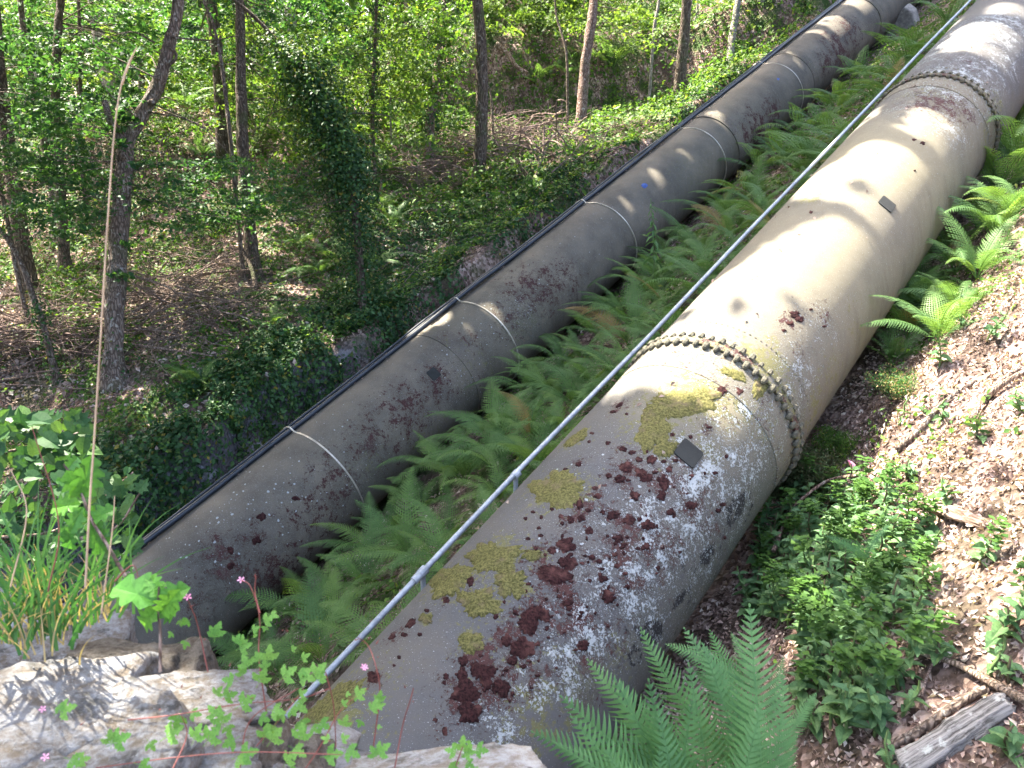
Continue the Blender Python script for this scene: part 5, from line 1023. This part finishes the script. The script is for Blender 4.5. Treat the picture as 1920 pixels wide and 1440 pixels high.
# broad-leaved shoots climbing over the parapet's far side
mpl = [leafshape('leaf', [(0, 0), (-.05, .3), (.15, .22), (.3, .5), (.45, .25), (.65, .3), (.7, .12), (1, 0), (.7, -.12), (.65, -.3), (.45, -.25), (.3, -.5), (.15, -.22), (-.05, -.3)], 'maple', .1, -.05),
       leafshape('leaf', [(0, 0), (-.03, .2), (.2, .36), (.5, .34), (.8, .16), (1, 0), (.8, -.16), (.5, -.34), (.2, -.36), (-.03, -.2)], 'maple', .15, -.05)]
for lb, box, t, n_, ln in (('sunlit maple-leaved shoot trailing in from the left edge', (-20, 165, 780, 870), 3.6, 80, (26, 44)), ('shaded leafy climber below the maple-leaved shoot', (-20, 250, 860, 1100), 3.4, 130, (18, 34)), ('leafy twig tip right of the climber, over the cables', (170, 262, 900, 1060), 2.9, 36, (22, 36))):
    r = empty('leafy_climber', tuple(P(box[0]+20, box[3], t)), lb, 'plant', 'climbers behind the parapet')
    sp = smoothpath([P(box[0]-20, (box[2]+box[3])/2+30, t), P((box[0]+box[1])/2, (box[2]+box[3])/2+10, t), P(box[1], box[2]+25, t)], 16); V, F_ = tube(sp, np.linspace(.008, .003, 16), 5, cap=False); obj('stem', mesh('stem', V-np.array(r.location), F_, M['deadwood'], None, True), r)
    for _ in range(n_):
        x = random.uniform(box[0], box[1]); y = random.uniform(box[2], box[3]); tt = t+random.uniform(-.2, .25); a = random.uniform(0, 6.3); l = random.uniform(*ln); o = obj('leaf', random.choice(mpl), r); orient(o, r, P(x, y, tt), P(x+cos(a)*l, y+sin(a)*l, tt+random.uniform(-.03, .03)), tov=1.)
# herb robert: red stems, lobed leaves, small pink flowers
def robert_leaf():
    mb = MB(); 
    def lobe(o_, d, L_, w_):
        o_ = np.array(o_); dx = np.array([cos(d), sin(d), 0]); dy = np.array([-sin(d), cos(d), 0]); pts = [o_]
        for f, ww in ((.25, .35), (.3, .8), (.48, .5), (.55, 1.), (.72, .45), (.8, .55), (1, 0)): pts.append(o_+dx*f*L_+dy*ww*w_+np.array([0, 0, .03*ww-.1*f*f*L_]))
        m_ = len(pts)
        for f, ww in ((.8, .55), (.72, .45), (.55, 1.), (.48, .5), (.3, .8), (.25, .35)): pts.append(o_+dx*f*L_-dy*ww*w_+np.array([0, 0, .03*ww-.1*f*f*L_]))
        c = o_+dx*L_*.5; V = [c]+pts; n_ = len(pts); mb.add(V, [(0, 1+i, 1+(i+1) % n_) for i in range(n_)])
    lobe((.3, 0, 0), 0, .7, .22); lobe((.28, 0, 0), .95, .55, .17); lobe((.28, 0, 0), -.95, .55, .17); mb.add([(0, -.012, 0), (0, .012, 0), (.32, .008, 0), (.32, -.008, 0)], [(0, 1, 2, 3)])
    V = np.concatenate(mb.V); return mesh('leaf', V, mb.F, M['robert'])
rl = [robert_leaf()]
V = []; F_ = []
for i in range(5):
    a = i*2*pi/5; n0 = len(V); V += [(0, 0, 0), (cos(a-.35)*.6, sin(a-.35)*.6, .22), (cos(a-.2)*1, sin(a-.2)*1, .25), (cos(a+.2)*1, sin(a+.2)*1, .25), (cos(a+.35)*.6, sin(a+.35)*.6, .22)]; F_.append((n0, n0+1, n0+2, n0+3, n0+4))
flo = mesh('flower', V, F_, M['petal']); V, F_ = tube([(0, 0, 0), (0, 0, .35), (0, 0, .6), (0, 0, 1.4)], [.08, .2, .13, .02], 6); pod = mesh('seed_pod', V, F_, M['redstem'], None, True)
def robert(label, t, stems, lv, fl, pods):
    r = empty('herb_robert', tuple(P(*stems[0][0], t)), label, 'plant', 'herb robert on the parapet')
    for st in stems: sp = smoothpath([P(x, y, t+random.uniform(-.03, .03)) for x, y in st], 14); V, F_ = tube(sp, np.linspace(.0014, .0009, 14), 4, cap=False); obj('stem', mesh('stem', V-np.array(r.location), F_, M['redstem'], None, True), r)
    for x, y, l, a in [(x+dx_, y+dy_, l*f_, a+da_) for x, y, l, a in lv for dx_, dy_, f_, da_ in ((0, 0, .95, 0), (random.uniform(-26, 26), random.uniform(-24, 24), random.uniform(.5, .85), random.uniform(-2, 2)))]:
        o = obj('leaf', rl[0], r); orient(o, r, P(x, y, t), P(x+cos(a)*l, y+sin(a)*l, t), tov=.6)
    for x, y, s in [(x, y, s*.75) for x, y, s in fl]: o = obj('flower', flo, r); orient(o, r, P(x, y, t), P(x+s*.6, y+s*.2, t), tov=.5)
    for x, y, a in pods: o = obj('seed_pod', pod, r, P(x, y, t)-np.array(r.location), (random.uniform(.2, 1.2), random.uniform(-.6, .6), a), .0075)
robert('herb robert with two open pink flowers held above the dark pipe', 1.45, [[(500, 1340), (485, 1230), (487, 1160), (470, 1100), (452, 1088)], [(390, 1260), (370, 1170), (352, 1125)], [(487, 1150), (478, 1110), (480, 1080)]],
       [(487, 1170, 34, -.5), (400, 1200, 40, -1.2), (440, 1220, 38, -.4), (470, 1200, 34, -1), (360, 1160, 26, 2.6), (500, 1150, 26, .3), (350, 1195, 26, 1.8)], [(452, 1088, 15), (352, 1120, 16)], [(478, 1082, 1), (530, 1182, 0), (355, 1140, 2)])
robert('herb robert sprawling across the middle of the boulders', 1.4, [[(240, 1350), (330, 1340), (450, 1320), (560, 1310), (620, 1290)], [(450, 1440), (470, 1350), (560, 1290)], [(480, 1400), (540, 1330), (570, 1290)]],
       [(440, 1330, 50, -.6), (480, 1290, 46, -1.1), (520, 1280, 50, -.7), (555, 1260, 44, .4), (580, 1275, 48, -.8), (500, 1250, 46, -1.4), (545, 1310, 44, .7), (520, 1350, 44, 2.), (450, 1380, 44, 2.6), (300, 1390, 56, -.6), (410, 1310, 40, -.3), (500, 1330, 40, .2), (470, 1260, 40, -2), (590, 1350, 38, .5), (560, 1340, 40, 1.2), (340, 1330, 44, 1.9)], [(80, 1330, 14), (685, 1252, 12)], [(690, 1200, 1), (705, 1208, 2), (540, 1185, 0), (620, 1195, .5), (665, 1200, 1.5), (430, 1250, 2), (375, 1310, 1), (385, 1200, .3), (760, 1290, .3), (470, 1310, 1)])
robert('herb robert along the bottom edge in front of the boulders', 1.35, [[(180, 1440), (330, 1420), (470, 1410), (640, 1415)], [(320, 1450), (350, 1380), (340, 1340)], [(560, 1460), (600, 1400), (640, 1330), (690, 1290)]],
       [(100, 1340, 50, -.4), (200, 1400, 54, -.5), (380, 1400, 56, -.9), (440, 1420, 50, -.3), (500, 1400, 48, -.9), (560, 1400, 50, -1.4), (600, 1420, 48, -.2), (640, 1400, 44, .5), (700, 1420, 44, -.7), (120, 1420, 44, .4), (660, 1310, 36, -.6), (690, 1320, 30, .2), (250, 1430, 44, .4), (420, 1370, 48, -1.8), (530, 1440, 44, -1.), (640, 1370, 34, -1.2)], [(85, 1420, 16)], [(420, 1310, .4), (230, 1370, 1), (150, 1360, 2), (340, 1290, 1.5), (300, 1330, .8), (620, 1390, 0)])
robert('lone herb robert seedling on the pale slab', 1.5, [[(850, 1450), (862, 1415), (868, 1400)]], [(866, 1420, 44, -1.5), (862, 1415, 34, -.2), (864, 1412, 34, -2.9), (868, 1425, 30, .6), (862, 1430, 28, 2.4)], [], [])
robert('thin red-stemmed shoots standing before the blue-grey pipe', 1.5, [[(740, 1440), (755, 1360), (770, 1310), (775, 1290)], [(700, 1400), (712, 1300), (705, 1250), (690, 1210), (670, 1195)], [(610, 1260), (625, 1320), (630, 1400)]],
       [(690, 1330, 30, -.3), (710, 1320, 28, -1.4), (660, 1300, 24, .5), (560, 1240, 28, -.6), (680, 1345, 24, 2)], [(682, 1250, 13)], [(774, 1315, 0), (708, 1232, .5), (600, 1210, 1)])

for o in list(COL.objects):
    if 'label' in o and len(o['label'].split()) > 16: print('LONG', o.name, o['label'])
